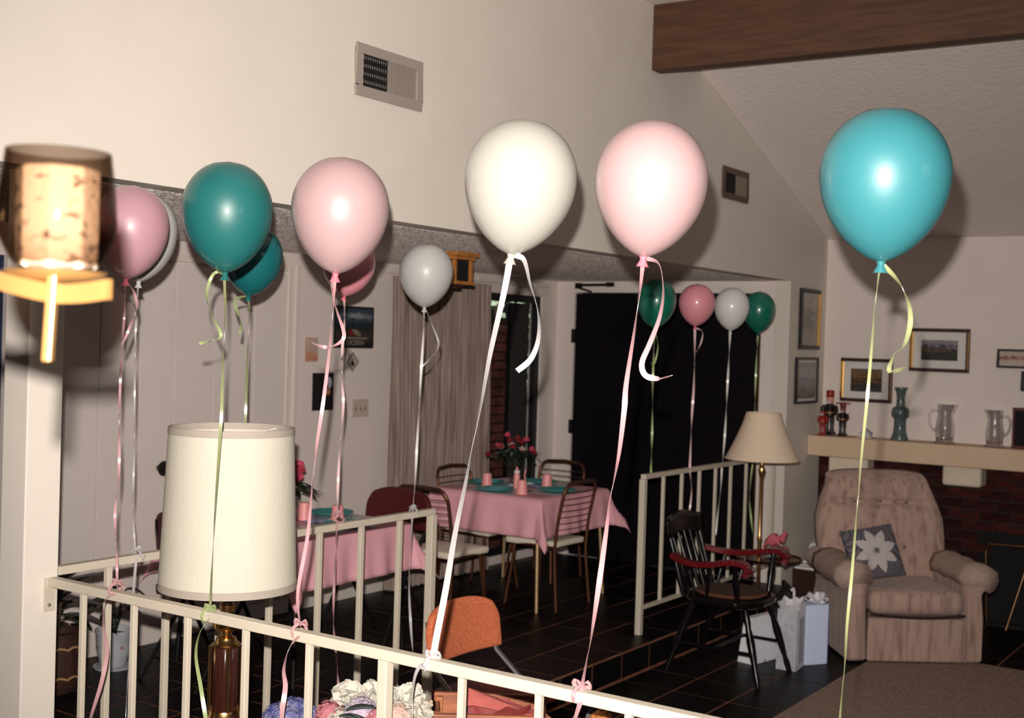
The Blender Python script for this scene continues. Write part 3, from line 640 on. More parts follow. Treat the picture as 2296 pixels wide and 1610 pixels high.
# ------------------------------------------------------------------ vases of flowers on the tables
def bloom_mb(c, r_, n=26, spread=1.0, seed=0, up=Vector((0,0,1))):
    rs = random.Random(seed); m = MB(); c = Vector(c)
    for k in range(n):
        z = 1-1.35*(k+.5)/n; q = k*2.399; rr = math.sqrt(max(0, 1-z*z)); d = Vector((rr*math.cos(q), rr*math.sin(q), z)).normalized()
        t = d.orthogonal().normalized(); t.rotate(Quaternion(d, rs.uniform(0, 6.28))); b = d.cross(t); w = r_*.42*spread; p = c+d*r_*rs.uniform(.62, .95); tip = c+d*r_*rs.uniform(1.0, 1.16)
        m.add([c+d*r_*.25, p-t*w-b*.0, tip-t*w*.45+b*w*.5, tip+t*w*.45+b*w*.5, p+t*w, p+d*r_*.05-b*w*.6], [(0,1,2,3,4), (0,4,5,1)])
    m.ball(c, r_*.62, 8, 6); return m
def bloom(c, r_, mat, parent, n=26, seed=0): return bloom_mb(c, r_, n, 1.0, seed).build('bloom', mat, parent)
def leaf_mb(a, d, L_, W, droop=.3, up=Vector((0,0,1))):
    a, d = Vector(a), Vector(d).normalized(); x = d.cross(up); x = x.normalized() if x.length > 1e-3 else Vector((1,0,0)); nrm = x.cross(d).normalized(); m = MB(); nu = 7; V = []
    for i in range(nu):
        t = i/(nu-1); wd = W*math.sin(PI*min(1, t*.94+.04))**.8; p = a+d*L_*t - Vector((0,0,1))*droop*L_*t*t
        V += [p-x*wd/2+nrm*wd*.12, p, p+x*wd/2+nrm*wd*.12]
    F = []
    for i in range(nu-1):
        for k in (0, 1): F.append((i*3+k, i*3+k+1, i*3+k+4, i*3+k+3))
    return m.add(V, F)
def leaf(a, d, L_, W, mat, parent, droop=.3, nm='leaf'):
    o = leaf_mb(a, d, L_, W, droop).build(nm, mat, parent, smooth=True, ang=180); s = o.modifiers.new('t', 'SOLIDIFY'); s.thickness = .0012; return o
v1 = thing('flower_vase', 'clear vase of hot pink carnations and dark leaves on the nearer table', 'vase', (4.87, 4.72, ZT))
MB().shell([(.030, 0), (.034, .02), (.030, .08), (.036, .12)], 20, th=.003).build('vase_glass', GLASS, v1, smooth=True); MB().lathe([(.027, .001), (.029, .02), (.026, .06)], 16).build('vase_water', SMOKE, v1, smooth=True)
for k, (x, y, z) in enumerate(((.02, -.02, .245), (-.04, .01, .215), (.03, .04, .215), (-.03, -.05, .21))):
    bloom((x, y, z), .050, PETH, v1, 30, k); MB().tube([(x*.2, y*.2, .02), (x*.6, y*.6, .12), (x, y, z-.03)], .003, 6).build('stem', LEAF, v1)
for k in range(16):
    q = k*2.4; leaf((.02*math.cos(q), .02*math.sin(q), .11+.005*k), (math.cos(q), math.sin(q), .45-.03*k), .12+.03*(k % 3), .045, LEAF, v1, .45)
v2 = thing('flower_vase', 'vase of small red flowers and dark foliage on the far table', 'vase', (7.10, 4.775, ZT))
MB().shell([(.028, 0), (.03, .02), (.022, .10), (.030, .16)], 20, th=.003).build('vase_glass', GLASS, v2, smooth=True)
for k in range(15):
    q = k*2.4; rr = .04+.010*k; x, y, z = rr*math.cos(q), rr*math.sin(q), .30-.006*k+.03*math.sin(k*1.7)
    bloom((x, y, z), .021, (PETR, PETH, PETR, PETBP)[k % 4], v2, 12, k); MB().tube([(0, 0, .05), (x*.5, y*.5, .17), (x, y, z-.015)], .002, 5).build('stem', LEAF, v2)
for k in range(26):
    q = k*2.4+.5; leaf((.02*math.cos(q), .02*math.sin(q), .15+.004*k), (math.cos(q), math.sin(q), .75-.045*k), .14+.03*(k % 3), .04, LEAF, v2, .3)
# ================================================================== CHAIRS
def tube_chair(label, loc, rz):
    """bronze tube dinette chair with white seat and thin curved back bars; faces local +y"""
    t = thing('dinette_chair', label, 'chair', loc, rz, 'bronze tube chairs round the far table')
    w = .19
    pr = lambda y, z: (y, z)
    m = MB(); m.grid(9, 9, lambda u, v: ((u-.5)*.38*(1-.10*(1-v)), -.02+(v-.0)*.38, .432+.010*math.sin(PI*u)*math.sin(PI*v)))
    s = m.build('seat_pad', CHV, t, smooth=True); s.modifiers.new('t', 'SOLIDIFY').thickness = .042; bb = s.modifiers.new('b', 'BEVEL'); bb.width = .012; bb.segments = 2
    pts = [(-w, -.02, .40), (-w, -.035, .55), (-w, -.07, .72), (-w+.012, -.083, .77), (-w+.05, -.092, .804), (0, -.095, .812), (w-.05, -.092, .804), (w-.012, -.083, .77), (w, -.07, .72), (w, -.035, .55), (w, -.02, .40)]
    MB().tube(spline(pts, 4), .011, 10).build('back_frame', CHM, t, smooth=True)
    MB().tube([(-w+.05, -.093, .804), (0, -.110, .812), (w-.05, -.093, .804)], .015, 10).build('top_rail', DARKF, t, smooth=True)
    for k in range(7):
        z = .51+.039*k; y = -.03-.05*(z-.45)/.35; MB().tube(spline([(-w, y, z), (-w*.5, y-.018, z), (0, y-.024, z), (w*.5, y-.018, z), (w, y, z)], 3), .0032, 6).build('back_bar', CHM, t, smooth=True)
    for i in (-1, 1):
        MB().tube(spline([(i*w, -.02, .42), (i*w, -.022, .30), (i*(w+.012), -.05, .0)], 5), .010, 8).build('leg', CHM, t, smooth=True)
        MB().tube(spline([(i*(w-.03), .30, .40), (i*(w-.02), .315, .25), (i*(w+.005), .345, .0)], 5), .010, 8).build('leg', CHM, t, smooth=True)
    MB().tube([(-w, -.01, .396), (-w+.02, .31, .396), (w-.02, .31, .396), (w, -.01, .396)], .009, 8, closed=True).build('seat_frame', CHM, t, smooth=True)
    return t
tube_chair('bronze tube chair left of the far table, facing the door', (5.845, 4.52, 0), -PI/2)
tube_chair('bronze tube chair nearest the viewer at the far table', (6.80, 4.135, 0), 0)
tube_chair('bronze tube chair behind the far table in front of the drape', (6.885, 5.045, 0), PI)
tube_chair('bronze tube chair on the door side of the far table', (7.70, 4.80, 0), PI/2)
def folding_chair(label, loc, rz, padm, framem, group=None, seatm=None, h=.80, w=.215):
    """padded steel folding chair; faces local +y, origin under the back legs"""
    t = thing('folding_chair', label, 'chair', loc, rz, group); seatm = seatm or padm
    def bk(u, v):
        hw = (w-.008)*(1-.16*max(0, v-.55)**1.5/.3); x = (u-.5)*2*hw; z = h-.225+v*.225-.035*abs(u*2-1)**3*(v > .5)*(v-.5)*2
        return (x, .075-.03*v+.03*(u*2-1)**2, z)
    m = MB().grid(13, 9, bk); o = m.build('back_pad', padm, t, smooth=True); o.modifiers.new('t', 'SOLIDIFY').thickness = .030; b = o.modifiers.new('b', 'BEVEL'); b.width = .010; b.segments = 2
    MB().grid(9, 9, lambda u, v: ((u-.5)*2*(.19-.012*v), .06+v*.39, .452+.014*math.sin(PI*u)*math.sin(PI*v))).build('seat_pad', seatm, t, smooth=True).modifiers.new('t', 'SOLIDIFY').thickness = .035
    for i in (-1, 1):
        MB().tube([(i*(w-.035), .048, h-.06), (i*(w-.03), .085, h-.24), (i*(w-.02), .26, .40), (i*w, .47, .0)], .011, 8).build('leg', framem, t, smooth=True)
        MB().tube([(i*(w-.022), .30, .43), (i*(w-.02), -.02, .0)], .010, 8).build('leg', framem, t, smooth=True)
    MB().tube([(-w, .43, .10), (w, .43, .10)], .007, 8).build('cross_bar', framem, t, smooth=True); MB().tube([(-w+.02, .055, .10), (w-.02, .055, .10)], .007, 8).build('cross_bar', framem, t, smooth=True)
    return t
folding_chair('maroon padded folding chair between the two pink tables', (5.56, 4.47, 0), PI/2, REDV, BLACKM, h=.835, w=.235)
folding_chair('dark folding chair mostly hidden behind the drum lamp shade', (3.98, 4.60, 0), -PI/2, REDV, BLACKM, h=.83)
folding_chair('orange tweed folding chair on the lower tiles beyond the foreground rail', (4.075, 3.03, -.15), PI, ORV, CHROME, seatm=REDV, h=.785, w=.245)
# ------------------------------------------------------------------ black captain chair with red arms (faces local +y)
cc = thing('captain_chair', 'black lacquered captain chair with dark red scroll arms', 'chair', (6.545, 3.115, -.15), PI)
def seatp():
    P = []
    for k in range(24):
        q = 2*PI*k/24; x = .245*math.cos(q); y = .225+.235*math.sin(q); P.append((max(-.235, min(.235, x*1.12)), max(.0, min(.455, y*1.06-.012))))
    return P
MB().prism(seatp(), .405, .445, axis=2).build('seat', DKWOOD, cc, bevel=.012, seg=2)
MB().lathe([(.001, 0), (.19, 0), (.20, .010), (.19, .022), (.10, .028), (.001, .028)], 28, c=(0, .225, .447)).build('seat_cushion', CUSH, cc, smooth=True)
MB().tor([(.198, .008), (.204, .012), (.198, .017), (.192, .012)], 28, c=(0, .225, .447)).build('cushion_piping', M('piping', (.22, .06, .03), .8, var=.2), cc, smooth=True)
LP = [(.014, 0), (.018, .05), (.013, .09), (.020, .16), (.023, .24), (.015, .31), (.020, .34), (.014, .41)]
def turned(a, b, prof, nm, mat=DKWOOD, n=12):
    a, b = Vector(a), Vector(b); d = b-a; L_ = d.length; q = Vector((0,0,1)).rotation_difference(d.normalized()); z1 = prof[-1][1]
    return MB().lathe([(r_, z/z1*L_) for r_, z in prof], n, c=a, M3=q.to_matrix()).build(nm, mat, cc, smooth=True)
for i in (-1, 1):
    turned((i*.225, .50, 0), (i*.16, .38, .41), LP, 'leg'); turned((i*.22, -.06, 0), (i*.15, .07, .41), LP, 'leg')
    MB().tube([(i*.205, .44, .17), (i*.20, .0, .17)], .010, 8).build('stretcher', DKWOOD, cc, smooth=True)
    # arm: red scroll with front turned post
    arm = spline([(i*.205, -.045, .655), (i*.25, .06, .635), (i*.27, .20, .640), (i*.275, .33, .668), (i*.275, .415, .668), (i*.272, .445, .635), (i*.270, .425, .605)], 5)
    V = MB(); n_ = len(arm)
    for j in range(n_-1):
        t_ = j/(n_-1); V.bar(arm[j], arm[j+1]+(arm[j+1]-arm[j])*.18, .050+.018*t_, .030)
    V.build('arm_rest', REDARM, cc, bevel=.006)
    turned((i*.215, .36, .44), (i*.272, .36, .655), [(.013, 0), (.016, .05), (.021, .10), (.013, .17), (.015, .20)], 'arm_post')
    for y in (.03, .16): turned((i*.205, y+.01, .44), (i*.255, y+.04, .635), [(.009, 0), (.011, .1), (.008, .2)], 'arm_spindle')
for k in range(5):
    x = -.13+.065*k; turned((x, .03, .44), (x*1.15, -.085, .77), [(.010, 0), (.012, .1), (.015, .2), (.010, .3), (.008, .4)], 'back_spindle')
for i in (-1, 1): turned((i*.19, .02, .44), (i*.19, -.09, .80), [(.013, 0), (.018, .1), (.012, .25), (.016, .35), (.010, .4)], 'back_post')
MB().grid(15, 5, lambda u, v: ((u-.5)*.44, -.085-.012*v-.02*math.cos((u-.5)*PI), .745+v*(.125+.015*math.cos((u-.5)*2*PI)))).build('crest_rail', DKWOOD, cc, smooth=True).modifiers.new('t', 'SOLIDIFY').thickness = .024
MB().tube([(-.205, .22, .17), (.205, .22, .17)], .010, 8).build('stretcher', DKWOOD, cc, smooth=True)
# ================================================================== RECLINER  (front faces local -y)
rc = thing('recliner', 'pinkish beige striped recliner armchair beside the fireplace', 'armchair', (7.434+.8*.42, 2.104+.6*.42, -.15), math.atan2(-.8, .6))
Y0 = -.42
MB().box(-.285, .285, Y0+.015, .36, .03, .30).build('base', FABD, rc, bevel=.02)
MB().box(-.286, .290, Y0-.012, Y0+.03, .015, .27).build('footrest_panel', FAB, rc, bevel=.012, seg=3)
def arm(i):
    # straight side panel below, rolled pad above
    x0, x1 = (.288, .408)
    prof = [(x0, .01), (x1, .01), (x1+.002, .27), (x1-.012, .36), (x1-.004, .43), (x1+.045, .46), (x1+.068, .50), (x1+.058, .548), (x1+.012, .578), (x1-.05, .586), (x0+.012, .565), (x0-.012, .52), (x0+.004, .45), (x0+.012, .36)]
    P = [(i*a, b) for a, b in prof]; o = MB().prism(P, Y0+.0, .30, axis=1).build('arm', FAB, rc, bevel=.022, seg=3, smooth=True, ang=60)
    # lighter protective cover over the roll
    pc = [(x1+.022, .43), (x1+.055, .448), (x1+.080, .50), (x1+.069, .556), (x1+.017, .590), (x1-.05, .598), (x0+.006, .577), (x0-.023, .522), (x0-.012, .475)]
    n = len(pc); V = []; ny = 9
    for j in range(ny):
        y = Y0-.012+(.52)*j/(ny-1)
        for a, b in pc: V.append((i*a, y, b+.006*math.sin(j*2+b*30)))
    F = [(j*n+k, j*n+k+1, (j+1)*n+k+1, (j+1)*n+k) for j in range(ny-1) for k in range(n-1)]
    c = MB().add(V, F).build('arm_cover', FABL, rc, smooth=True, ang=180); c.modifiers.new('t', 'SOLIDIFY').thickness = .006
    fr = MB(); cx, cz = i*(x1-.025), .505
    fr.add([(i*a, Y0-.014, b) for a, b in pc] + [(cx, Y0-.03, cz-.03)], [(k, k+1, n) for k in range(n-1)]); fc = fr.build('cover_flap', FABL, rc, smooth=True, ang=180); fc.modifiers.new('t', 'SOLIDIFY').thickness = .004
    MB().prism([(i*(x0+.01), .025), (i*(x1-.008), .025), (i*(x1-.006), .27), (i*(x1-.02), .40), (i*(x0+.02), .40)], Y0-.014, Y0+.01, axis=1).build('arm_front', FAB, rc, bevel=.008)
arm(-1); arm(1)
def cush(u, v):
    x = (u-.5)*2; return x
m = MB().box(-.282, .286, Y0-.03, .30, .292, .435); o = m.build('seat_cushion', FAB, rc, bevel=.055, seg=4, smooth=True, ang=70)
MB().tube(spline([(-.28, Y0-.030, .297), (-.1, Y0-.036, .285), (.1, Y0-.036, .283), (.284, Y0-.030, .297)], 4), .009, 8).build('cushion_welt', M('welt', (.03, .015, .015), .9, var=.2), rc, smooth=True)
TUFT = [(-.17, .87), (.0, .88), (.17, .87), (-.13, .60), (.0, .58), (.13, .60)]
def back_fn(u, v):
    z = .40+v*.675; s_ = (u-.5)*2
    hw = .385+.030*math.sin(PI*min(1, v*1.15))-.060*max(0, v-.55)/.45
    x = hw*math.sin(s_*PI/2*.98)/math.sin(PI/2*.98)
    edge = (1-abs(s_)**3.2)
    top = (1-max(0, (v-.86)/.14)**2.2)
    z -= .045*(abs(s_)**2.5)*max(0, (v-.7)/.3)
    bul = .13*edge**.5*max(.02, top)**.6
    bul -= .030*math.exp(-((z-.875)/.018)**2)*edge*(1 if abs(x) < .30 else .3)
    for a, b in TUFT: bul -= .026*math.exp(-(((x-a)/.035)**2+((z-b)/.03)**2))
    if z > .62: bul += .012*math.cos(x*38)*math.exp(-((z-.96)/.07)**2)*edge
    bul += .018*math.exp(-(x/.16)**2)*math.exp(-((z-.70)/.12)**2)
    y = .20+(z-.40)*.30
    return (x, y-bul, z)
o = MB().grid(61, 61, back_fn).build('backrest', FAB, rc, smooth=True, ang=180); sd = o.modifiers.new('t', 'SOLIDIFY'); sd.thickness = .14; sd.offset = -1 
for a, b in TUFT:
    y = back_fn(.5+math.asin(max(-1, min(1, a/.40)))/(PI*.98), (b-.40)/.675)[1]; MB().ball((a, y-.002, b), .012, sc=(1, .6, 1)).build('tuft_button', FABD, rc, smooth=True)
MB().box(-.25, .25, .33, .41, .25, .75).build('back_panel', FABD, rc, bevel=.02)
for i in (-1, 1):
    for y in (-.36, .26): MB().lathe([(.02, 0), (.024, .02), (.024, .035)], 12, c=(i*.34, y, 0)).build('foot', BLACKM, rc, smooth=True)
# throw pillow with eight pointed star
pw = thing('throw_pillow', 'dark crosshatched throw pillow with a pale eight petal star on recliner', 'pillow', (7.432,2.374,0.478), math.atan2(-.8, .6)+.10)
PM = Matrix.Rotation(math.radians(-24), 4, 'X') @ Matrix.Rotation(math.radians(-9), 4, 'Y')
def pb(x, y): return .055*max(0, 1-(abs(x)/.17)**2.4)**.55*max(0, 1-(abs(y)/.16)**2.4)**.55
def pf(sg):
    def fn(u, v):
        a, b = (u-.5)*2, (v-.5)*2; k = 1-.07*(1-abs(a*b)); x, z = a*.17*(1-.06*(1-b*b)), b*.16*(1-.06*(1-a*a)); return PM @ Vector((x, -sg*(pb(x, z)+.003), z))
    return fn
MB().grid(21, 21, pf(1)).grid(21, 21, pf(-1)).build('pillow_cover', QUILT, pw, smooth=True, ang=100)
for k in range(8):
    q = k*PI/4+.2; d = Vector((math.cos(q), math.sin(q))); n2 = Vector((-d.y, d.x)); V = []
    for i in range(7):
        t_ = i/6; rr = .012+.128*t_; wd = .030*math.sin(PI*t_)
        for s_ in (-1, 0, 1): p = d*rr+n2*wd*s_; V.append(PM @ Vector((p.x, -(pb(p.x, p.y)+.0065), p.y)))
    F = [(i*3+j, i*3+j+1, i*3+j+4, i*3+j+3) for i in range(6) for j in (0, 1)]
    MB().add(V, F).build('star_petal', QSTAR, pw, smooth=True)
# ================================================================== DRUM LAMP ON ITS TABLE
LX, LY = 2.698, 2.866
def side_table(name, label, x, y, sx, sy, top, floor=-.15):
    t = thing(name, label, 'table', (x, y, floor)); h = top-floor
    MB().box(-sx/2, sx/2, -sy/2, sy/2, h-.03, h).build('tabletop', TABLEW, t, bevel=.006); MB().box(-sx/2+.03, sx/2-.03, -sy/2+.03, sy/2-.03, h-.10, h-.03).build('apron', TABLEW, t)
    for i in (-1, 1):
        for j in (-1, 1): MB().bar((i*(sx/2-.04), j*(sy/2-.04), h-.05), (i*(sx/2-.04), j*(sy/2-.04), 0), .04, .04, up=(1,0,0)).build('leg', TABLEW, t, bevel=.004)
    return t
side_table('end_table', 'walnut end table carrying the drum shade lamp', LX+.03, LY-.10, .42, .34, .40)
side_table('console_table', 'walnut console table behind the foreground rail under the bouquet', 2.78, 2.05, .56, 1.10, .36)
tl = thing('table_lamp', 'tall brass column table lamp with big cream drum shade', 'lamp', (LX, LY, .40))
zb = .40
MB().lathe([(.001, 0), (.085, 0), (.088, .012), (.075, .022), (.060, .03), (.052, .045), (.001, .046)], 28).build('lamp_base', BRASS, tl, smooth=True)
MB().lathe([(.060, .05), (.062, .06), (.055, .075), (.047, .08), (.06, .085), (.061, .10), (.001, .101)], 28).build('lower_cap', BRASS, tl, smooth=True)
ZL0, ZL1 = 0.523-zb, 0.716-zb
MB().lathe([(.036, ZL0-.005), (.038, ZL0), (.037, ZL1), (.034, ZL1+.004)], 32, rfun=lambda q, z: 1+.06*math.cos(q*12)).build('fluted_column', M('dark_fluted', (.05, .014, .010), .15, var=.5, scale=30, stretch=(1, 1, .1), coat=.5), tl, smooth=True)
for k in range(4):
    q = k*PI/2+PI/4+.2; MB().tube([(.047*math.cos(q), .047*math.sin(q), ZL0), (.047*math.cos(q), .047*math.sin(q), ZL1+.005)], .0055, 8).build('brass_rod', BRASS, tl, smooth=True)
MB().lathe([(.001, ZL0-.03), (.058, ZL0-.03), (.060, ZL0-.02), (.052, ZL0-.008), (.050, ZL0), (.001, ZL0)], 28).build('column_foot', BRASS, tl, smooth=True)
MB().lathe([(.001, ZL1), (.040, ZL1), (.047, ZL1+.006), (.034, ZL1+.016), (.030, ZL1+.028), (.017, ZL1+.034), (.017, ZL1+.046), (.040, ZL1+.056), (.044, ZL1+.062), (.043, ZL1+.075), (.001, ZL1+.076)], 28).build('upper_cap', BRASS, tl, smooth=True)
MB().lathe([(.010, ZL1+.075), (.012, ZL1+.092), (.019, ZL1+.100), (.023, ZL1+.115), (.0235, ZL1+.130), (.014, ZL1+.134), (.001, ZL1+.135)], 24).build('brass_cup', BRASS, tl, smooth=True)
ZS0, ZS1 = 0.901-zb, 1.395-zb
RS0, RS1 = 0.21, 0.19
MB().lathe([(.0145, ZL1+.133), (.0145, ZL1+.25), (.020, ZL1+.26), (.016, ZL1+.31)], 18).build('socket', BLACKM, tl, smooth=True)
MB().lathe([(.014, ZL1+.305), (.026, ZL1+.33), (.031, ZL1+.36), (.022, ZL1+.39), (.004, ZL1+.40)], 16).build('bulb', WHITEN, tl, smooth=True)
for s_ in (-1, 1): MB().tube(spline([(s_*.017, 0, ZL1+.25), (s_*.055, 0, ZL1+.34), (s_*.04, 0, ZS1-.06), (0, 0, ZS1-.035)], 6), .0025, 6).build('harp', BRASSD, tl)
MB().shell([(RS0, ZS0), (RS1, ZS1)], 64, th=.003).build('lamp_shade', SHADE, tl, smooth=True, ang=60)
TRM = M('shade_binding', (.37, .32, .275), .8, var=.05)
MB().shell([(RS0+.0015, ZS0-.001), (RS0+.0012-.0012, ZS0+.022)], 64, th=.006).build('shade_binding', TRM, tl, smooth=True, ang=60)
MB().shell([(RS1+.0025, ZS1-.020), (RS1+.0015, ZS1+.001)], 64, th=.006).build('shade_binding', TRM, tl, smooth=True, ang=60)
for k in range(3): q = k*2*PI/3; MB().tube([(0, 0, ZS1-.035), ((RS1-.002)*math.cos(q), (RS1-.002)*math.sin(q), ZS1-.012)], .002, 6).build('shade_spider', TRIM, tl)
# ================================================================== FOREGROUND FLOWERS AND BASKET
def florets(c, r_, mat, parent, n, seed, fr=.30):
    rs = random.Random(seed); m = MB(); c = Vector(c)
    for k in range(n):
        z = 1-1.5*(k+.5)/n; q = k*2.399; rr = math.sqrt(max(0, 1-z*z)); d = Vector((rr*math.cos(q), rr*math.sin(q), z)); t = d.orthogonal().normalized(); t.rotate(Quaternion(d, rs.uniform(0, 6))); b = d.cross(t); p = c+d*r_*rs.uniform(.88, 1.05); s_ = r_*fr
        for j in range(4):
            a = t*math.cos(j*PI/2)+b*math.sin(j*PI/2); e = d.cross(a); m.add([p, p+a*s_*.6-e*s_*.42+d*s_*.12, p+a*s_*1.05+d*s_*.05, p+a*s_*.6+e*s_*.42+d*s_*.12], [(0,1,2,3)])
    m.ball(c, r_*.82, 10, 8); return m.build('bloom', mat, parent)
bq = thing('flower_bouquet', 'bouquet of white, blush and pink blooms behind the foreground rail', 'flowers', (2.66, 2.20, .36))
o0 = Vector((2.66, 2.20, .36))
MB().shell([(.07, 0), (.085, .04), (.075, .13), (.09, .16)], 24, th=.004).build('vase', POT, bq, smooth=True)
for k, (px, sz, mt, nn, kind) in enumerate((
    ((2.565,2.25,0.704), .046, PETW, 30, 0), ((2.617,2.208,0.702), .044, PETW, 30, 0), ((2.61,2.112,0.712), .040, PETW, 28, 0),
    ((2.631,2.081,0.721), .038, PETW, 26, 0), ((2.617,2.047,0.685), .046, PETW, 28, 0), ((2.524,2.273,0.656), .040, PETP, 40, 1),
    ((2.548,2.185,0.668), .048, PETL, 44, 1), ((2.599,2.234,0.689), .034, PETL, 30, 1), ((2.577,2.089,0.671), .046, PETBP, 40, 1), ((2.515,2.215,0.645), .045, PETW, 36, 1), ((2.553,2.123,0.655), .045, PETP, 36, 1))):
    c = Vector(px)-o0
    if kind: florets(c, sz, mt, bq, nn, k)
    else: bloom(c, sz*.92, mt, bq, nn, k)
    MB().tube([(c.x*.15, c.y*.15, .02), (c.x*.5, c.y*.5, .16), (c.x, c.y, c.z-.03)], .003, 6).build('stem', LEAF, bq)
for a, d in (((2.465,2.165,0.706), (.55, -.5, .18)), ((2.448,2.173,0.693), (.55, -.55, -.02)), ((2.475,2.151,0.697), (.5, -.2, -.35))):
    leaf(Vector(a)-o0, d, .085, .038, LEAFG, bq, .2)
bb = MB()
for k in range(14): bb.ball(Vector((2.648,2.038,0.694))-o0+Vector((random.gauss(0, .012), random.gauss(0, .012), random.gauss(0, .016))), .0055, 6, 5)
bb.build('dry_berries', BEIGEB, bq, smooth=True, kind='stuff')
hb = thing('hydrangea_bunch', 'bunch of blue hydrangea left of the white bouquet', 'flowers', (2.62, 2.52, .36)); h0 = Vector((2.62, 2.52, .36))
for k, px in enumerate(((2.591,2.529,0.581), (2.616,2.492,0.598), (2.616,2.439,0.585), (2.562,2.464,0.588))):
    c = Vector(px)-h0; florets(c, .046, PETB, hb, 46, 40+k); MB().tube([(c.x*.1, c.y*.1, .02), (c.x*.6, c.y*.6, .12), (c.x, c.y, c.z-.02)], .003, 6).build('stem', LEAF, hb)
MB().ball(Vector((2.585,2.503,0.622))-h0, .018, 8, 6, jit=.1).build('pale_bud', PETL, hb, smooth=True)
MB().shell([(.055, 0), (.06, .03), (.05, .10), (.055, .12)], 20, th=.004).build('vase', POT, hb, smooth=True)
bk = thing('wooden_basket', 'reddish wooden slatted basket behind the foreground rail', 'basket', (2.86, 1.975, .36), math.atan2(-.80, .55))
hB = 0.708-.402
for j, y in enumerate((-.085, .085)):
    for k in range(4): z0 = .02+k*(hB-.02)/4; MB().box(-.155, .155, y-.006+.004*k*(-1 if y < 0 else 1), y+.006+.004*k*(-1 if y < 0 else 1), z0, z0+(hB-.02)/4-.008).build('slat', WOODB, bk, bevel=.003)
for x in (-.155, .145):
    for k in range(3): z0 = .02+k*(hB-.02)/3; MB().box(x, x+.010, -.085, .085, z0, z0+(hB-.02)/3-.010).build('slat', WOODB, bk, bevel=.003)
MB().box(-.15, .15, -.085, .085, 0, .02).build('basket_floor', WOODB, bk)
MB().box(-.165, .165, -.112, -.094, hB-.022, hB+.004).build('rim', WOODB, bk, bevel=.004); MB().box(-.165, .165, .094, .112, hB-.022, hB+.004).build('rim', WOODB, bk, bevel=.004)
for i, j in ((-1,-1), (-1,1), (1,-1), (1,1)): MB().box(i*.148-.01, i*.148+.01, j*.074-.008, j*.074+.008, 0, hB).build('corner_post', WOODB, bk, bevel=.002)
tg = thing('tissue_fold', 'folded red and salmon tissue standing in the wooden basket', 'tissue', (2.816,1.97,0.708), math.atan2(-.80, .55))
MB().add([(-.06, .03, .012), (-.03, -.01, -.03), (.16, .00, -.065), (.155, .05, -.06), (-.065, -.02, -.035), (.05, .045, -.03)], [(0,1,2), (0,2,3), (0,4,1), (0,3,5)]).build('salmon_sheet', TISS, tg).modifiers.new('t', 'SOLIDIFY').thickness = .002
MB().grid(7, 5, lambda u, v: (-.06+u*.19, .035-.05*v, -.055+.03*math.sin(u*3+v*5)+.01*math.sin(u*13))).build('red_sheet', M('red_sheet', (.20, .025, .025), .7, var=.3), tg).modifiers.new('t', 'SOLIDIFY').thickness = .002
gb = thing('wrapped_favor', 'small gold favor in clear cellophane at the bottom edge', 'favor', (2.819,1.608,0.36)); gz = 0.71-.36
MB().box(-.05, .05, -.05, .05, 0, gz-.03).build('favor_box', REDBK, gb, bevel=.004); MB().ball((.006, -.01, gz-.01), .032, 12, 8, jit=.12).build('gold_crinkle', NGLD, gb)
MB().grid(7, 7, lambda u, v: (-.07+u*.09, (v-.5)*.07, gz-.02+.05*abs(u-.5)+.02*math.sin(v*9+u*5))).build('cellophane_wrap', CELLO, gb, smooth=True)
# ================================================================== POTTED PLANTS
p1 = thing('potted_plant', 'leafy plant in white glazed pot with rust motifs behind the rails', 'plant', (4.03, 5.08, 0)); p1.scale = (.62, .62, .66)
MB().shell([(.075, 0), (.105, .03), (.135, .14), (.140, .26), (.150, .275), (.150, .29)], 30, th=.010).build('pot', POT, p1, smooth=True)
MB().lathe([(.001, 0), (.15, 0), (.155, .015), (.001, .016)], 28).build('saucer', POT, p1, smooth=True)
MB().lathe([(.001, .22), (.128, .22), (.128, .245), (.001, .25)], 24).build('soil', SOIL, p1)
for q, z in ((3.6, .13), (4.4, .15), (5.2, .12), (2.9, .15)):
    m = MB()
    for k in range(4): a = q+.06*k; m.add([(.1395*math.cos(a), .1395*math.sin(a), z+.02*math.sin(k*1.3)), (.1405*math.cos(a+.07), .1405*math.sin(a+.07), z+.012), (.140*math.cos(a+.05), .140*math.sin(a+.05), z+.035)], [(0,1,2)])
    m.build('rust_motif', POTR, p1)
for k in range(13):
    q = k*2.4; h = .34+.035*(k % 6); MB().tube(spline([(.02*math.cos(q), .02*math.sin(q), .24), (.05*math.cos(q), .05*math.sin(q), h), (.09*math.cos(q), .08*math.sin(q), h+.07)], 4), .004, 6).build('stem', LEAF, p1); leaf((.09*math.cos(q), .08*math.sin(q)*.8, h+.07), (math.cos(q), math.sin(q)*.6-.25, .35-.1*(k % 3)), .17, .085, LEAF, p1, .55)
p2 = thing('potted_plant', 'tall rubber plant in dark wicker basket beside the cream post', 'plant', (3.596,4.947,0)); p2.scale = (.74, .74, .80)
MB().shell([(.12, 0), (.155, .05), (.165, .20), (.155, .33), (.160, .35)], 30, th=.012, rfun=lambda q, z: 1+.012*math.cos(q*30)).build('wicker_basket', WICK, p2, smooth=True)
for z in (.10, .27): MB().tube([(.168*math.cos(2*PI*k/40), .168*math.sin(2*PI*k/40), z+.008*math.sin(k*1.9)) for k in range(40)], .007, 6, closed=True).build('rope_band', ROPE, p2, smooth=True)
MB().lathe([(.001, .27), (.145, .27), (.145, .30), (.001, .305)], 24).build('soil', SOIL, p2)
MB().tube(spline([(0,0,.28), (.02,-.01,.55), (-.01,.01,.66)], 6), [.014-.0005*k for k in range(13)], 8).build('trunk', BEAM, p2, smooth=True)
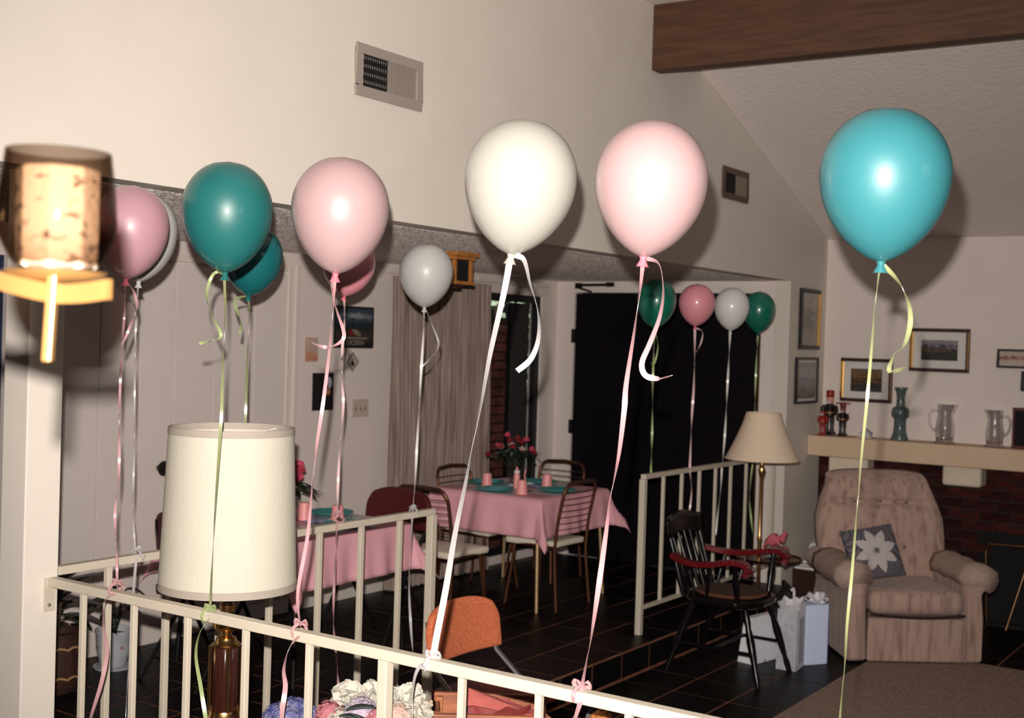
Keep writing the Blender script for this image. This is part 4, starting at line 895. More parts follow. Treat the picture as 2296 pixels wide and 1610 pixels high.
for k in range(15):
    q = k*2.4+.3; z = .36+.020*k; leaf((.01, 0, z), (math.cos(q), math.sin(q)*.75, .35+.03*k), .27-.006*k, .115-.002*k, LEAF, p2, .65-.03*k)
for d, zz in (((.8, -.5, .15), .50), ((.9, -.7, -.02), .44), ((.5, -.6, .6), .58)): leaf((.02, -.02, zz), d, .34, .13, LEAF, p2, .35)
# ================================================================== FLOOR LAMP WITH TRAY
FX, FY = 7.49, 3.125
fl2 = thing('floor_lamp', 'brass floor lamp with cream empire shade and round tray', 'lamp', (FX, FY, -.15)); zq = -.15
MB().lathe([(.001, 0), (.13, 0), (.135, .012), (.11, .025), (.04, .04), (.02, .06), (.001, .061)], 28).build('lamp_base', BRASSD, fl2, smooth=True)
zb0 = 0.979+.15; zt0 = 1.277+.15
MB().lathe([(.011, .05), (.011, .60), (.016, .62), (.011, .64), (.011, zb0-.12), (.017, zb0-.10), (.024, zb0-.07), (.016, zb0-.045), (.011, zb0-.03), (.011, zb0+.05)], 16).build('pole', BRASS, fl2, smooth=True)
MB().shell([(0.234, zb0), (0.182, zb0+(zt0-zb0)*.36), (0.138, zb0+(zt0-zb0)*.70), (0.109, zt0)], 72, th=.003, rfun=lambda q, z: 1+.006*math.cos(36*q)).build('lamp_shade', SHADE2, fl2, smooth=True, ang=70)
for z, r_ in ((zb0+.003, 0.235), (zt0-.003, 0.11)): MB().tor([(r_+.001, z-.004), (r_+.003, z), (r_+.001, z+.004), (r_-.003, z)], 56).build('shade_binding', SHADE2, fl2, smooth=True)
for k in range(3): q = k*2*PI/3; MB().tube([(0, 0, zt0-.03), (0.106*math.cos(q), 0.106*math.sin(q), zt0-.005)], .002, 6).build('shade_spider', BRASSD, fl2)
MB().lathe([(.010, zb0+.04), (.014, zb0+.08), (.028, zb0+.13), (.02, zb0+.17), (.003, zb0+.18)], 14).build('bulb', WHITEN, fl2, smooth=True)
tz = 0.334+.15
MB().lathe([(.012, tz-.01), (.20, tz-.004), (.212, tz+.010), (.208, tz+.012), (.198, tz+.002), (.012, tz)], 40, c=(.09, -.03, 0)).build('tray', BRASSD, fl2, smooth=True)
tc_ = thing('pink_gift_bag', 'crumpled pink paper with clutter on the lamp tray', 'paper', (FX+.09+.10, FY-.03, -.15+tz+.011))
MB().grid(9, 7, lambda u, v: ((u-.5)*.17, (v-.5)*.12, .075+.055*u+.02*math.sin(u*9+v*4)+.015*math.sin(v*11))).build('pink_sheet', M('pink_paper', (.72, .16, .20), .7, var=.2), tc_, smooth=True).modifiers.new('t', 'SOLIDIFY').thickness = .003
MB().box(-.07, .09, -.06, .05, 0, .05).build('salmon_box', M('salmon', (.66, .20, .19), .7, var=.2), tc_, bevel=.006); MB().box(-.11, -.05, -.05, .06, 0, .035).build('grey_bundle', GIFTG, tc_, bevel=.012)
# ================================================================== GIFTS BY THE RECLINER
def bow(c, r_, parent, mat, n=16):
    for k in range(n):
        q = k*2.399; e = .9-.7*k/n; d = Vector((math.cos(q)*math.sqrt(1-e*e*.6), math.sin(q)*math.sqrt(1-e*e*.6), e)).normalized(); p = Vector(c); t = d.cross(Vector((0,0,1))).normalized()
        MB().ribbon([p, p+d*r_*.7+Vector((0,0,r_*.22)), p+d*r_, p+d*r_*.7-Vector((0,0,r_*.12)), p+d*.01], r_*.30, 0, 0, side=t, th=.001, res=3).build('bow_loop', mat, parent)
g1 = thing('gift_bag', 'white printed gift bag with tissue beside the captain chair', 'gift bag', (6.875, 2.655, -.15), .10)
HB1 = .345
for nm, a, b, c, d, mt in (('front_panel', -.085, .085, -.058, -.056, GIFTW), ('back_panel', -.085, .085, .056, .058, GIFTW), ('side_panel', -.087, -.085, -.058, .058, GIFTG), ('side_panel', .085, .087, -.058, .058, GIFTW)): MB().box(a, b, c, d, 0, HB1).build(nm, mt, g1)
MB().box(-.05, .06, -.0595, -.058, .03, HB1-.05).build('printed_panel', GIFTG, g1); MB().box(-.085, .085, -.056, .056, 0, .004).build('bag_floor', GIFTW, g1)
for k in range(9):
    q = k*2.4; b_ = Vector((.05*math.cos(q), .035*math.sin(q), HB1-.06)); MB().add([b_, b_+Vector((.05*math.cos(q+1), .04*math.sin(q+1), .09)), b_+Vector((.055*math.cos(q), .045*math.sin(q), .105+.02*math.sin(k*3))), b_+Vector((.05*math.cos(q-1), .04*math.sin(q-1), .085))], [(0,1,2), (0,2,3)]).build('tissue_peak', TISW, g1).modifiers.new('t', 'SOLIDIFY').thickness = .002
MB().tube(spline([(-.06, -.03, HB1), (-.075, -.03, HB1+.11), (-.09, -.03, HB1+.13), (-.12, -.03, HB1+.125)], 5), .008, 6).build('tissue_twist', TISW, g1, smooth=True)
g2 = thing('gift_box', 'pale blue wrapped gift box with white bow beside the recliner', 'gift', (7.06, 2.60, -.15), -.62)
MB().box(-.075, .075, -.055, .055, 0, .350).build('box_wrap', GIFTB, g2, bevel=.003); MB().box(.0752, .0765, -.055, .055, .002, .348).build('blue_side', GIFTBD, g2)
bow((0.02, -.01, .351), .075, g2, GIFTW)
MB().ribbon([(.05, -.03, .355), (.085, -.03, .345), (.087, -.03, .27)], .02, 0, 0, side=(0, 1, 0)).build('bow_tail', GIFTW, g2)
g3 = thing('gift_box', 'flat white gift box lying tilted behind the captain chair leg', 'gift', (6.90, 2.86, -.15), -.20)
MB().add([(-.13, -.05, 0), (.12, -.05, 0), (.12, .06, 0), (-.13, .06, 0), (-.13, -.03, .27), (.12, -.03, .27), (.12, .02, .27), (-.13, .02, .27)], [(0,3,2,1), (4,5,6,7), (0,1,5,4), (1,2,6,5), (2,3,7,6), (3,0,4,7)]).build('box_wrap', GIFTW, g3, bevel=.004)
MB().box(-.02, .0, -.052, -.03, .005, .02).build('tape', GIFTG, g3)
# dark bags, books in the corner behind
rb = thing('storage_box', 'dark red box under the black bag behind the gifts', 'box', (7.27, 2.84, -.15), .64)
MB().box(-.13, .13, -.10, .10, 0, .22).build('box_body', REDBK, rb, bevel=.006); MB().box(-.133, .133, -.103, .103, .19, .225).build('box_lid', REDBK, rb, bevel=.004)
kb = thing('handbag', 'slumped black bag on the dark red box', 'bag', (7.27, 2.84, .0755), .64)
MB().grid(17, 9, lambda u, v: (.13*math.cos(u*2*PI)*(1-v*.55), .10*math.sin(u*2*PI)*(1-v*.8), v*.15+.02*math.sin(u*9)*v), wrapu=True).build('bag_body', PADX, kb, smooth=True); MB().tube(spline([(-.08, 0, .14), (-.03, .02, .19), (.04, .02, .18), (.08, 0, .13)], 5), .008, 6).build('strap', PADX, kb, smooth=True)
mr_ = thing('magazine_rack', 'dark wooden stand of books left of the recliner', 'rack', (8.70, 3.22, -.15), 0)
MB().box(-.12, .12, -.10, .10, .24, .26).build('shelf', DARKF, mr_, bevel=.004)
for i in (-1, 1): MB().box(i*.11-.01, i*.11+.01, -.10, .10, 0, .245).build('side_panel', DARKF, mr_, bevel=.003)
zz = .111
for k, (c_, tk, an) in enumerate(((CREAMB, .022, .0), (REDBK, .020, .05), (CREAMB, .024, -.06))):
    t = thing('book', ('cream book at the bottom of the stack left of the recliner', 'dark book in the middle of the stack left of the recliner', 'cream book on top of the stack left of the recliner')[k], 'book', (8.70, 3.21, zz), an, 'books left of the recliner')
    MB().box(-.13, .11, -.09, .09, 0, tk).build('cover', c_, t, bevel=.002); MB().box(-.132, .107, -.0905, .087, .004, tk-.004).build('pages', WHITEN, t); zz += tk+.001
ro = thing('paper_roll', 'white crumpled paper rolls on the books left of the recliner', 'paper', (8.70, 3.21, zz))
for k, (x, y, z) in enumerate(((-.03, -.02, .033), (.04, .01, .033), (0, 0, .088))): MB().tube([(x-.06, y-.02, z), (x+.06, y+.02, z+.004)], .032, 14).build('roll', TISW, ro, smooth=True)
# ================================================================== BALLOONS
def BM(name, col, rough=.40):
    m = M('balloon_'+name, col, rough, coat=.45, var=.02, scale=4, spec=.55); m.node_tree.nodes["Principled BSDF"].inputs["Coat Roughness"].default_value = .07; return m
RB = {}
def RBM(n, c): RB[n] = M('ribbon_'+n, c, .28, coat=.5, var=.10, scale=30, spec=.7)
RBM('white', (.46, .44, .45)); RBM('pink', (.50, .28, .30)); RBM('green', (.30, .36, .16)); RBM('lime', (.27, .29, .14)); RBM('farwhite', (.85, .82, .80)); RBM('fargreen', (.45, .55, .25)); RBM('farpink', (.85, .60, .60))  # far ribbons are lighter copies, making up for flash falloff
PROF = []
for k in range(33):
    t_ = k/32 if k < 28 else 1-((32-k)/32)*1.0
    if t_ < .43: r_ = math.sqrt(max(0, 1-((.43-t_)/.43)**2))
    else: r_ = max(0.0, 1-((t_-.43)/.57)**2)**.66
    PROF.append((max(r_, .001 if k == 0 else .05), t_))
def balloon(label, BB, mat, neckm, paths, group='balloons tied to the railings'):
    b, t, R_ = Vector(BB[0]), Vector(BB[1]), BB[2]; ax = b-t; H = ax.length; q = Vector((0,0,1)).rotation_difference(ax.normalized())
    o = thing('balloon', label, 'balloon', b, 0, group); M3 = q.to_matrix()
    MB().lathe([(r_*R_, z*H) for r_, z in PROF], 40, c=t-b, M3=M3).build('balloon_skin', mat, o, smooth=True, ang=180)
    e = R_/.13; MB().lathe([(.011*e, -.006*e), (.007*e, .006*e), (.010*e, .012*e), (.015*e, .022*e), (.009*e, .022*e)], 16, c=(0,0,0), M3=M3).build('neck', neckm, o, smooth=True)
    for nm, pts, wd, tw, ph, mt in paths: MB().ribbon([Vector(p)-b for p in pts], wd, tw, ph).build(nm, RB[mt], o, smooth=True, ang=60)
    return o
def knot(o, p, mt, s_=.016, ax=(0, 1, 0)):
    b = Vector(o.location); p = Vector(p)-b; m = MB()
    a = Vector(ax); x = a.cross(Vector((0,0,1)))
    m.tube([p+x*.021*math.cos(k*PI/4)*1.15+Vector((0,0,.019))*math.sin(k*PI/4)+a*.002*k for k in range(9)], .0045, 6)
    k_ = m.build('rail_knot', RB[mt], o, smooth=True)
    for s in (-1, 1): MB().ribbon([p+Vector((0,0,.018)), p+a*s*.014+Vector((0,0,.030)), p+a*s*.024+Vector((0,0,.019)), p+a*s*.012+Vector((0,0,.018))], .009, .2, .3, res=4).build('bow_loop', RB[mt], k_)
W1, W2, W3 = BM('white', (.40, .385, .345)), BM('grey_white', (.50, .50, .49)), BM('far_white', (.74, .74, .73))  # near whites and pinks darkened, far ones lightened, against flash falloff
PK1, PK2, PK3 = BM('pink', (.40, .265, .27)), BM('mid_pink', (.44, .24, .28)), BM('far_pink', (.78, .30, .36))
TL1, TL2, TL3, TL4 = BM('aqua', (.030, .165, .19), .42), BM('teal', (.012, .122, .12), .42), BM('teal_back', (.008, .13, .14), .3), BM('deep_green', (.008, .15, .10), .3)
NP = M('pink_neck', (.72, .18, .24), .4, var=.1)
B = balloon
o = B('pale pink balloon at far left, partly behind the brass lamp shade', [(2.442,3.067,1.837),(2.455,3.055,2.12),0.113], PK2, NP, [
    ('ribbon', [(2.441,3.068,1.829),(2.438,3.063,1.738),(2.43,3.062,1.617),(2.422,3.054,1.431),(2.417,3.043,1.258),(2.408,3.045,1.139),(2.408,3.032,1.014),(2.406,3.023,0.913)], .008, 2.7, 0, 'pink'),
    ('ribbon_curl', [(2.443,3.065,1.832),(2.454,3.042,1.799),(2.455,3.03,1.752),(2.439,3.04,1.692),(2.425,3.051,1.642)], .008, 1.08, .5, 'pink'),
    ('ribbon_tail', [(2.405,3.024,0.902),(2.383,3.047,0.883),(2.374,3.04,0.812),(2.373,3.02,0.734),(2.356,3.02,0.647),(2.33,3.03,0.551),(2.322,3.03,0.509)], .012, 0.65, .4, 'pink')])
knot(o, (2.42,3.041,0.909), 'pink')
o = B('grey white balloon hidden behind the leftmost pink balloon', [(2.793,3.44,1.849),(2.801,3.437,2.159),0.12], W2, W2, [
    ('ribbon', [(2.792,3.441,1.84),(2.787,3.44,1.715),(2.784,3.437,1.594),(2.781,3.428,1.397),(2.778,3.421,1.201),(2.775,3.414,1.05),(2.78,3.399,0.921)], .006, 2.16, 0, 'white'),
    ('ribbon_tail', [(2.767,3.382,0.918),(2.742,3.362,0.804),(2.706,3.327,0.637),(2.673,3.297,0.486),(2.651,3.272,0.379)], .011, 0.2, .2, 'white')])
knot(o, (2.781,3.4,0.922), 'white', .012, (1, 0, 0))
o = B('teal balloon third from left, in front of another teal one', [(2.442,2.64,1.854),(2.447,2.641,2.168),0.126], TL2, TL2, [
    ('ribbon', [(2.441,2.641,1.846),(2.441,2.634,1.744),(2.438,2.632,1.643),(2.435,2.631,1.543),(2.432,2.628,1.443),(2.426,2.629,1.318),(2.418,2.63,1.144),(2.412,2.629,0.994),(2.409,2.627,0.895)], .009, 0.87, .2, 'lime'),
    ('ribbon_curl', [(2.44,2.643,1.851),(2.424,2.66,1.854),(2.412,2.669,1.827),(2.404,2.668,1.782),(2.408,2.646,1.727),(2.415,2.622,1.687),(2.412,2.623,1.671),(2.39,2.646,1.66),(2.375,2.662,1.654)], .009, 1.19, 1.2, 'green'),
    ('ribbon_tail', [(2.402,2.62,0.89),(2.379,2.633,0.849),(2.364,2.629,0.791),(2.359,2.601,0.71),(2.354,2.572,0.628),(2.35,2.564,0.597)], .011, 0.43, 1.0, 'green')])
knot(o, (2.42,2.639,0.892), 'green')
o = B('teal balloon half hidden behind the larger teal balloon', [(3.365,3.505,1.827),(3.382,3.488,2.098),0.111], TL3, TL3, [
    ('ribbon', [(3.364,3.506,1.82),(3.365,3.498,1.766),(3.357,3.493,1.63),(3.349,3.487,1.494),(3.343,3.48,1.351),(3.333,3.465,1.124),(3.324,3.452,0.91)], .010, 0.7, .2, 'lime'),
    ('ribbon_curl', [(3.362,3.509,1.827),(3.331,3.541,1.813),(3.33,3.526,1.764),(3.333,3.509,1.727),(3.326,3.506,1.683)], .010, 0.81, 1.0, 'green')])
knot(o, (3.272,3.4,0.922), 'green', .012, (1, 0, 0))
o = B('large pale pink balloon above the travel poster, hiding a smaller pink one', [(2.467,2.247,1.851),(2.479,2.238,2.162),0.129], PK1, NP, [
    ('ribbon', [(2.466,2.247,1.844),(2.463,2.248,1.773),(2.458,2.249,1.679),(2.445,2.257,1.513),(2.434,2.266,1.395),(2.427,2.27,1.3),(2.418,2.274,1.159),(2.402,2.288,1.006),(2.405,2.277,0.911)], .010, 1.19, .1, 'pink'),
    ('ribbon_curl', [(2.464,2.251,1.847),(2.457,2.25,1.806),(2.459,2.229,1.75),(2.462,2.206,1.692),(2.451,2.214,1.668),(2.427,2.239,1.657),(2.403,2.264,1.668)], .010, 0.75, .4, 'pink'),
    ('ribbon_tail', [(2.404,2.279,0.895),(2.383,2.293,0.867),(2.364,2.294,0.812),(2.359,2.282,0.769),(2.345,2.277,0.712),(2.334,2.269,0.661)], .013, 0.54, .6, 'pink')])
knot(o, (2.42,2.292,0.903), 'pink')
o = B('small pink balloon tucked behind the pale pink one above the poster', [(3.795,3.406,1.848),(3.814,3.385,2.086),0.107], PK3, NP, [
    ('ribbon', [(3.795,3.406,1.841),(3.795,3.4,1.747),(3.789,3.402,1.638),(3.786,3.397,1.512),(3.788,3.387,1.404),(3.778,3.391,1.241),(3.772,3.389,1.079),(3.769,3.385,0.953)], .011, 1.72, .3, 'farpink'),
    ('ribbon_tail', [(3.761,3.379,0.944),(3.745,3.37,0.706),(3.736,3.359,0.529),(3.737,3.338,0.389),(3.737,3.325,0.292)], .010, 1.41, .3, 'pink')])
knot(o, (3.787,3.4,0.946), 'pink', .012, (1, 0, 0))
o = B('grey white balloon in front of the drape and oak lantern', [(4.293,3.384,1.821),(4.3,3.381,2.102),0.118], W2, W2, [
    ('ribbon', [(4.292,3.385,1.813),(4.291,3.383,1.723),(4.284,3.384,1.547),(4.28,3.385,1.411),(4.273,3.386,1.235),(4.269,3.386,1.099),(4.261,3.389,0.931)], .011, 1.24, .6, 'farwhite'),
    ('ribbon_curl', [(4.296,3.379,1.815),(4.308,3.343,1.734),(4.315,3.316,1.657),(4.29,3.339,1.601),(4.264,3.366,1.563)], .008, 0.87, .9, 'white'),
    ('ribbon_tail', [(4.245,3.378,0.922),(4.216,3.362,0.64),(4.206,3.338,0.452),(4.202,3.318,0.33)], .011, 0.65, .5, 'white')])
knot(o, (4.275,3.4,0.925), 'white', .012, (1, 0, 0))
o = B('large white balloon in the middle of the picture', [(2.521,1.723,1.899),(2.544,1.698,2.231),0.138], W1, W1, [
    ('ribbon', [(2.52,1.724,1.892),(2.513,1.733,1.813),(2.494,1.756,1.659),(2.482,1.77,1.538),(2.471,1.785,1.428),(2.462,1.795,1.341),(2.447,1.813,1.209),(2.436,1.827,1.077),(2.422,1.843,0.945),(2.419,1.847,0.893)], .0165, 0.54, .1, 'white'),
    ('ribbon_curl', [(2.525,1.718,1.897),(2.537,1.695,1.888),(2.541,1.676,1.825),(2.547,1.655,1.761),(2.542,1.649,1.695),(2.528,1.66,1.646),(2.506,1.684,1.616)], .014, 0.48, .3, 'white'),
    ('ribbon_tail', [(2.408,1.844,0.886),(2.392,1.86,0.893),(2.377,1.868,0.868),(2.366,1.866,0.822),(2.358,1.856,0.769),(2.354,1.849,0.741)], .013, 0.27, .3, 'white')])
knot(o, (2.42,1.848,0.892), 'white', .02)
o = B('large pale pink balloon right of the white balloon', [(2.49,1.34,1.886),(2.507,1.323,2.196),0.127], PK1, NP, [
    ('ribbon', [(2.49,1.34,1.88),(2.487,1.343,1.823),(2.481,1.35,1.732),(2.47,1.362,1.601),(2.468,1.364,1.54),(2.462,1.371,1.439),(2.452,1.382,1.348),(2.446,1.389,1.257),(2.439,1.397,1.156),(2.434,1.403,1.086),(2.427,1.411,1.005),(2.418,1.421,0.919),(2.416,1.423,0.897)], .012, 1.41, .5, 'pink'),
    ('ribbon_curl', [(2.494,1.334,1.884),(2.506,1.308,1.871),(2.505,1.294,1.814),(2.493,1.295,1.753),(2.473,1.307,1.693),(2.457,1.317,1.648),(2.458,1.307,1.621),(2.471,1.28,1.615),(2.484,1.254,1.623)], .012, 0.48, 1.2, 'pink'),
    ('ribbon_tail', [(2.408,1.417,0.891),(2.399,1.416,0.876),(2.372,1.416,0.837)], .014, 0.17, .2, 'pink')])
knot(o, (2.42,1.424,0.896), 'pink', .02)
o = B('large bright aqua balloon at the right', [(2.504,0.804,1.871),(2.511,0.802,2.184),0.13], TL1, TL1, [
    ('ribbon', [(2.503,0.805,1.866),(2.497,0.809,1.806),(2.489,0.812,1.698),(2.481,0.815,1.589),(2.47,0.82,1.455),(2.462,0.822,1.347),(2.455,0.825,1.24),(2.447,0.828,1.142),(2.442,0.829,1.053),(2.433,0.832,0.942),(2.429,0.834,0.884)], .0060, 1.41, .9, 'lime'),
    ('ribbon_curl', [(2.506,0.801,1.866),(2.515,0.776,1.839),(2.522,0.754,1.799),(2.519,0.745,1.754),(2.506,0.75,1.709),(2.489,0.766,1.681),(2.479,0.771,1.652),(2.493,0.743,1.659)], .010, 1.08, .4, 'lime')])
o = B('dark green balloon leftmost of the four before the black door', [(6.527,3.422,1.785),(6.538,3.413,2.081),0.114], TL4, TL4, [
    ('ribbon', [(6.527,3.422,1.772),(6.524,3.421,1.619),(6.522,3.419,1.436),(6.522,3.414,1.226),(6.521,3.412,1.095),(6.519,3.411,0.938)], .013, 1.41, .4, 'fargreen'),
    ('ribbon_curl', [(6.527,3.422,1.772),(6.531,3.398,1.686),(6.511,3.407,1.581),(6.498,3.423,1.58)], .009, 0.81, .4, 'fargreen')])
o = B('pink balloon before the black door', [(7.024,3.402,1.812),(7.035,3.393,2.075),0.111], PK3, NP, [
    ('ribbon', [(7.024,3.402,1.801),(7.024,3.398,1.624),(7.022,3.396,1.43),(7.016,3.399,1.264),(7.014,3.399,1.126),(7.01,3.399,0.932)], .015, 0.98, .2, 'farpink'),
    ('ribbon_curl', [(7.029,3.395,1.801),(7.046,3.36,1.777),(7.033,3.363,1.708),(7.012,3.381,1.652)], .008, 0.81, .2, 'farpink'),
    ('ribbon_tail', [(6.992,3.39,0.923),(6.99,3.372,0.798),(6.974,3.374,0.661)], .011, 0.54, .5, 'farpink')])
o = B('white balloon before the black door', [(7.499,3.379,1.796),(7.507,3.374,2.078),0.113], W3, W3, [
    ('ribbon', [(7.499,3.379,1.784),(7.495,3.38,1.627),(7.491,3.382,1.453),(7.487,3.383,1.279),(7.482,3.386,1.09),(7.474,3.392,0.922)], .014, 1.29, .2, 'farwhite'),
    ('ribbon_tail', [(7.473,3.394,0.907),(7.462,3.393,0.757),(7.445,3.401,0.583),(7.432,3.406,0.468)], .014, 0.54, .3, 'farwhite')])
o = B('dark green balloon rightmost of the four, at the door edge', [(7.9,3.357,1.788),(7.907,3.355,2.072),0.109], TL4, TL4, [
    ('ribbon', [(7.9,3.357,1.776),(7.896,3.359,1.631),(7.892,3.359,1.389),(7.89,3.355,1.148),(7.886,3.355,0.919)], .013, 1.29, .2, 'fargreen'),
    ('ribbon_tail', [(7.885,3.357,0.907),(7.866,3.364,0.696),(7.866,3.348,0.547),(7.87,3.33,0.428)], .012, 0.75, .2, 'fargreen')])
# ================================================================== CHANDELIER ARM NEAR THE CAMERA
SMOKE2 = clear('amber_smoked_glass', (.73, .66, .60), (.32, .24, .19), .12)
ch = thing('chandelier', 'brass chandelier arm with smoked glass shade close to the camera at far left', 'lamp', (0.777,1.083,1.734))
c0 = Vector((0.777,1.083,1.734)); k_ = 1.25/2792
MB().tor([(r_*k_, z*k_) for r_, z in ((10, 2), (60, 14), (100, 50), (122, 95), (129, 130), (124, 200), (113, 292), (109, 292), (120, 200), (125, 130), (118, 97), (97, 55), (58, 20), (10, 8))], 44).build('glass_shade', SMOKE2, ch, smooth=True, ang=60)
LIN = M('lit_wall_cream', (.56, .50, .42), .7, col2=(.10, .075, .07), scale=70, bump=.6, bscale=120, stretch=(.8, .8, 1.5))
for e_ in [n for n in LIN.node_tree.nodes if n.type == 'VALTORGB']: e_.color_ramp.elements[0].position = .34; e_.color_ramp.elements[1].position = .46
GOLDA = M('polished_gold_arm', (.27, .14, .046), .34, metal=.45, var=.08, scale=20)
MB().lathe([(60*k_, 22*k_), (88*k_, 34*k_), (90*k_, 120*k_), (90*k_, 250*k_), (84*k_, 256*k_)], 8).build('lit_wall_insert', LIN, ch, bevel=.003)  # added insert, stands in for the lit wall seen through the glass
MB().lathe([(8*k_, -4*k_), (60*k_, -2*k_), (100*k_, 12*k_), (112*k_, 24*k_), (98*k_, 19*k_), (60*k_, 5*k_), (8*k_, 6*k_)], 40).build('brass_saucer', GOLDA, ch, smooth=True)
P_a = [Vector(p)-c0 for p in ((0.655,1.317,1.76), (0.696,1.239,1.756), (0.73,1.152,1.741), (0.743,1.097,1.729), (0.758,1.057,1.722), (0.768,1.025,1.723), (0.775,0.997,1.727))]
sp = spline(P_a, 6); V = []
for i, p in enumerate(sp):
    t_ = (sp[min(i+1, len(sp)-1)]-sp[max(i-1, 0)]).normalized(); x = t_.cross(Vector((0, 0, 1))).normalized()*.004; z_ = Vector((0, 0, .0082+.0016*i/len(sp)))
    V += [p-x-z_, p+x-z_, p+x+z_, p-x+z_]
F = [(4*i+k, 4*i+(k+1) % 4, 4*i+4+(k+1) % 4, 4*i+4+k) for i in range(len(sp)-1) for k in range(4)] + [(0, 1, 2, 3), tuple(4*(len(sp)-1)+k for k in range(4))]
MB().add(V, F).build('brass_arm', GOLDA, ch, smooth=True, ang=50)
m = MB(); a, b = Vector((0.754,1.055,1.742))-c0, Vector((0.751,1.057,1.655))-c0; m.bar(a, b, .0115, .0085, up=(CR.x, CR.y, 0)); m.build('brass_stem', GOLDA, ch, bevel=.0015)
a = P_a[0]
MB().lathe([(.012, -.10), (.03, -.06), (.014, -.02), (.035, .03), (.03, .07), (.012, .12), (.010, .45), (.02, .47), (.008, .49)], 20, c=a).build('center_column', BRASS, ch, smooth=True)
m = MB(); z = a.z+.49
while z+c0.z < 3.585: m.tube([(a.x+.010*math.cos(q*PI/4)*(1 if int(z*100) % 2 else .4), a.y+.010*math.cos(q*PI/4)*(.4 if int(z*100) % 2 else 1), z+.018+.018*math.sin(q*PI/4)) for q in range(8)], .002, 5, closed=True); z += .030
m.build('chain', BRASSD, ch, smooth=True, kind='stuff'); MB().lathe([(.001, 0), (.06, .0), (.065, .02), (.001, .024)], 24, c=(a.x, a.y, 3.609-.024-c0.z)).build('ceiling_canopy', BRASS, ch, smooth=True)
# ================================================================== OAK LANTERN UNDER THE LOW CEILING
ln = thing('wooden_lantern', 'golden oak lantern with dark panes hung below the low ceiling', 'lantern', (5.60, 4.25, ZC-.187))
MB().box(-.105, .105, -.14, .14, .160, .184).build('roof_board', OAK, ln, bevel=.004); MB().box(-.09, .09, -.12, .12, .142, .160).build('cornice', OAK, ln, bevel=.003)
for i in (-1, 1):
    for j in (-1, 1): MB().box(i*.075-.010, i*.075+.010, j*.098-.011, j*.098+.011, .02, .142).build('corner_post', OAK, ln, bevel=.002)
MB().box(-.07, .07, -.093, .093, .02, .14).build('dark_pane', SOOT, ln); MB().box(-.092, .092, -.118, .118, .004, .022).build('base_board', OAK, ln, bevel=.003)
for j in (-.05, .05): MB().box(-.03, .03, j-.02, j+.02, -.014, .005).build('foot_block', DARKF, ln, bevel=.002)
# ================================================================== MANTEL ORNAMENTS
ZMN = 1.0555
def onm(px): return px
def nutcracker(label, x, y, h, coat_, hat, legs, face, body_r=.12, tall=True):
    t = thing('nutcracker', label, 'figurine', (x, y, ZMN), -PI/2, None); u = h
    MB().box(-.12*u, .12*u, -.11*u, .11*u, 0, .07*u).build('base', coat_, t, bevel=.004)
    for i in (-1, 1):
        MB().lathe([(.050*u, .07*u), (.052*u, .12*u), (.040*u, .16*u), (.050*u, .30*u), (.055*u, .40*u)], 12, c=(i*.060*u, 0, 0)).build('leg', legs, t, smooth=True)
        MB().tube([(i*.13*u, 0, .66*u), (i*.165*u, -.01*u, .55*u), (i*.13*u, -.06*u, .46*u)], [.045*u, .040*u, .035*u], 10).build('arm', coat_, t, smooth=True)
    MB().lathe([(.08*u, .40*u), (.115*u, .42*u), (.095*u, .50*u), (.125*u, .60*u), (.13*u, .66*u), (.07*u, .70*u)], 18).build('torso', coat_, t, smooth=True)
    MB().lathe([(.098*u, .485*u), (.104*u, .50*u), (.100*u, .515*u)], 18).build('belt', NGLD, t, smooth=True)
    MB().lathe([(.055*u, .69*u), (.078*u, .72*u), (.082*u, .80*u), (.07*u, .86*u)], 18).build('head', face, t, smooth=True)
    MB().box(-.05*u, .05*u, -.095*u, -.05*u, .70*u, .755*u).build('beard', NWHT, t, bevel=.003)
    MB().lathe([(.085*u, .845*u), (.092*u, .86*u), (.088*u, .98*u), (.078*u, 1.0*u)], 18).build('hat', hat, t, smooth=True)
    return t
nutcracker('tall black nutcracker with red hat and pink face on the mantel', 9.06, 3.255, .335, NBLK, NRED, NBLK, NFACE)
nutcracker('small red nutcracker in front at the left end of the mantel', 8.955, 3.269, .215, NRED, NBLK, NRED, NRED)
n3 = nutcracker('dark nutcracker with wide red hat right of the tall one', 9.04, 3.147, .250, NBLK, M('dull_red', (.16, .014, .012), .4, var=.2), NBLK, M('dull_red_face', (.18, .02, .016), .4, var=.2))
MB().box(-.055, .055, -.012, .012, .238, .248).build('hat_brim', NRED, n3, bevel=.003)
og = thing('ornament', 'little grey white house ornament between nutcrackers and vase', 'ornament', (9.0, 2.956, ZMN))
MB().box(-.03, .03, -.04, .04, 0, .035).build('house_wall', NWHT, og, bevel=.004); MB().prism([(-.045, .035), (.045, .035), (0, .068)], -.034, .034, axis=0).build('house_roof', GIFTG, og); MB().box(-.012, .0, .012, .022, .04, .075).build('chimney', GIFTG, og); MB().box(-.05, .05, -.06, .06, 0, .006).build('house_base', NWHT, og, bevel=.002)
vz = thing('vase', 'tall celadon vase with ring bulge on the mantel', 'vase', (9.03, 2.719, ZMN))
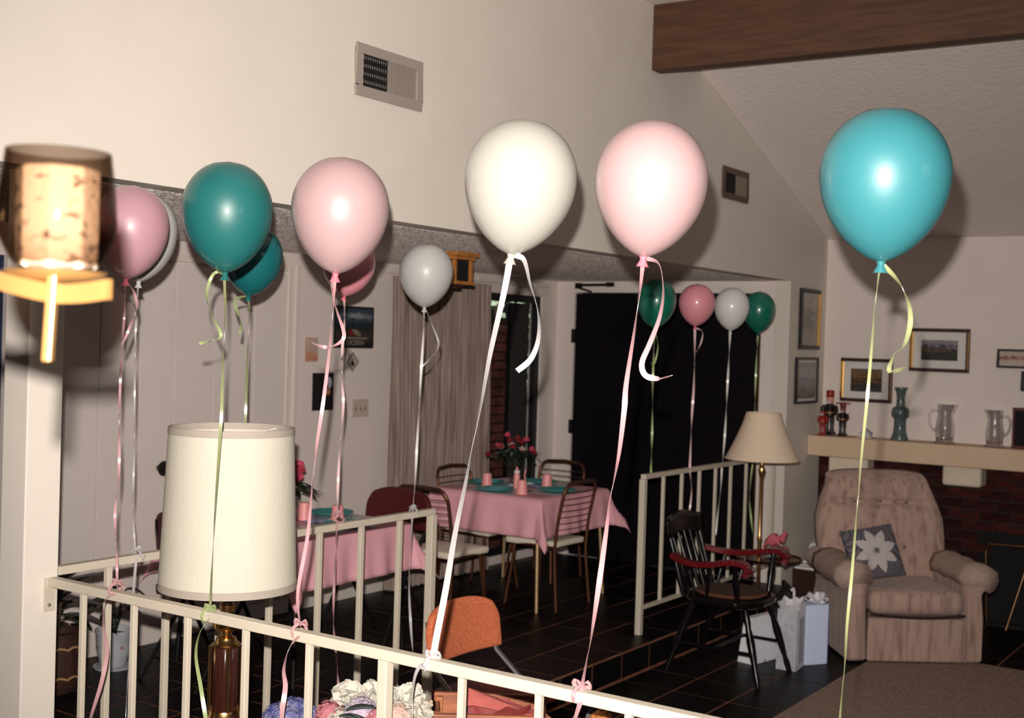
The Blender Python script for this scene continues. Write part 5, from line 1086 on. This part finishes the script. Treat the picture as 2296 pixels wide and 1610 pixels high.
MB().tor([(.001, 0), (.060, 0), (.062, .012), (.048, .05), (.042, .10), (.044, .155), (.062, .175), (.064, .20), (.058, .228), (.034, .240), (.030, .265), (.029, .31), (.036, .35), (.048, .378), (.046, .382), (.030, .35), (.024, .30), (.024, .25), (.001, .24)], 36).build('vase_body', CEL, vz, smooth=True, ang=50)
for z, r_ in ((.168, .056), (.236, .046), (.10, .0435)): MB().tor([(r_, z-.004), (r_+.005, z), (r_, z+.004), (r_-.004, z)], 36).build('ring', CEL, vz, smooth=True)
def pitcher(label, y, x, h, s_):
    t = thing('glass_pitcher', label, 'pitcher', (x, y, ZMN)); u = h/.28
    def rf(q, z): 
        k = max(0, (z-.20*u)/(.08*u)); a = math.cos(q-(-s_*PI/2)); return 1+.55*k*max(0, a)**6+.012*math.cos(q*16)
    pr = [(.001, 0), (.072, 0), (.075, .008), (.060, .018), (.062, .05), (.068, .10), (.060, .15), (.052, .20), (.055, .26), (.058, .28)]
    MB().tor([(r_*u, z*u) for r_, z in pr]+[((r_-.005)*u, z*u) for r_, z in pr[:4:-1]]+[(.05*u, .03*u), (.001, .03*u)], 48, rfun=rf).build('glass_body', GLASS, t, smooth=True, ang=60)
    MB().tube(spline([(0, s_*.050*u, .225*u), (0, s_*.085*u, .235*u), (0, s_*.112*u, .20*u), (0, s_*.108*u, .14*u), (0, s_*.085*u, .10*u), (0, s_*.062*u, .085*u)], 6), .0075, 10).build('handle', GLASS, t, smooth=True)
    return t
pitcher('taller glass pitcher with its handle on the left', 2.401, 9.03, .275, 1)
pitcher('shorter glass pitcher with its handle on the right', 2.063, 9.03, .255, -1)
bk2 = thing('photo_frame', 'dark red edged standing frame at the right end of the mantel', 'picture', (9.03, 1.87, ZMN))
MB().box(-.02, .0, -.075, .075, 0, .018).box(-.02, .0, -.075, .075, .262, .28).box(-.02, .0, -.075, -.06, .018, .262).box(-.02, .0, .06, .075, .018, .262).build('frame', REDBK, bk2, bevel=.002); MB().box(-.012, -.002, -.06, .06, .018, .262).build('dark_print', SOOT, bk2); MB().bar((0, 0, .2), (.07, 0, .004), .03, .006).build('easel', REDBK, bk2)
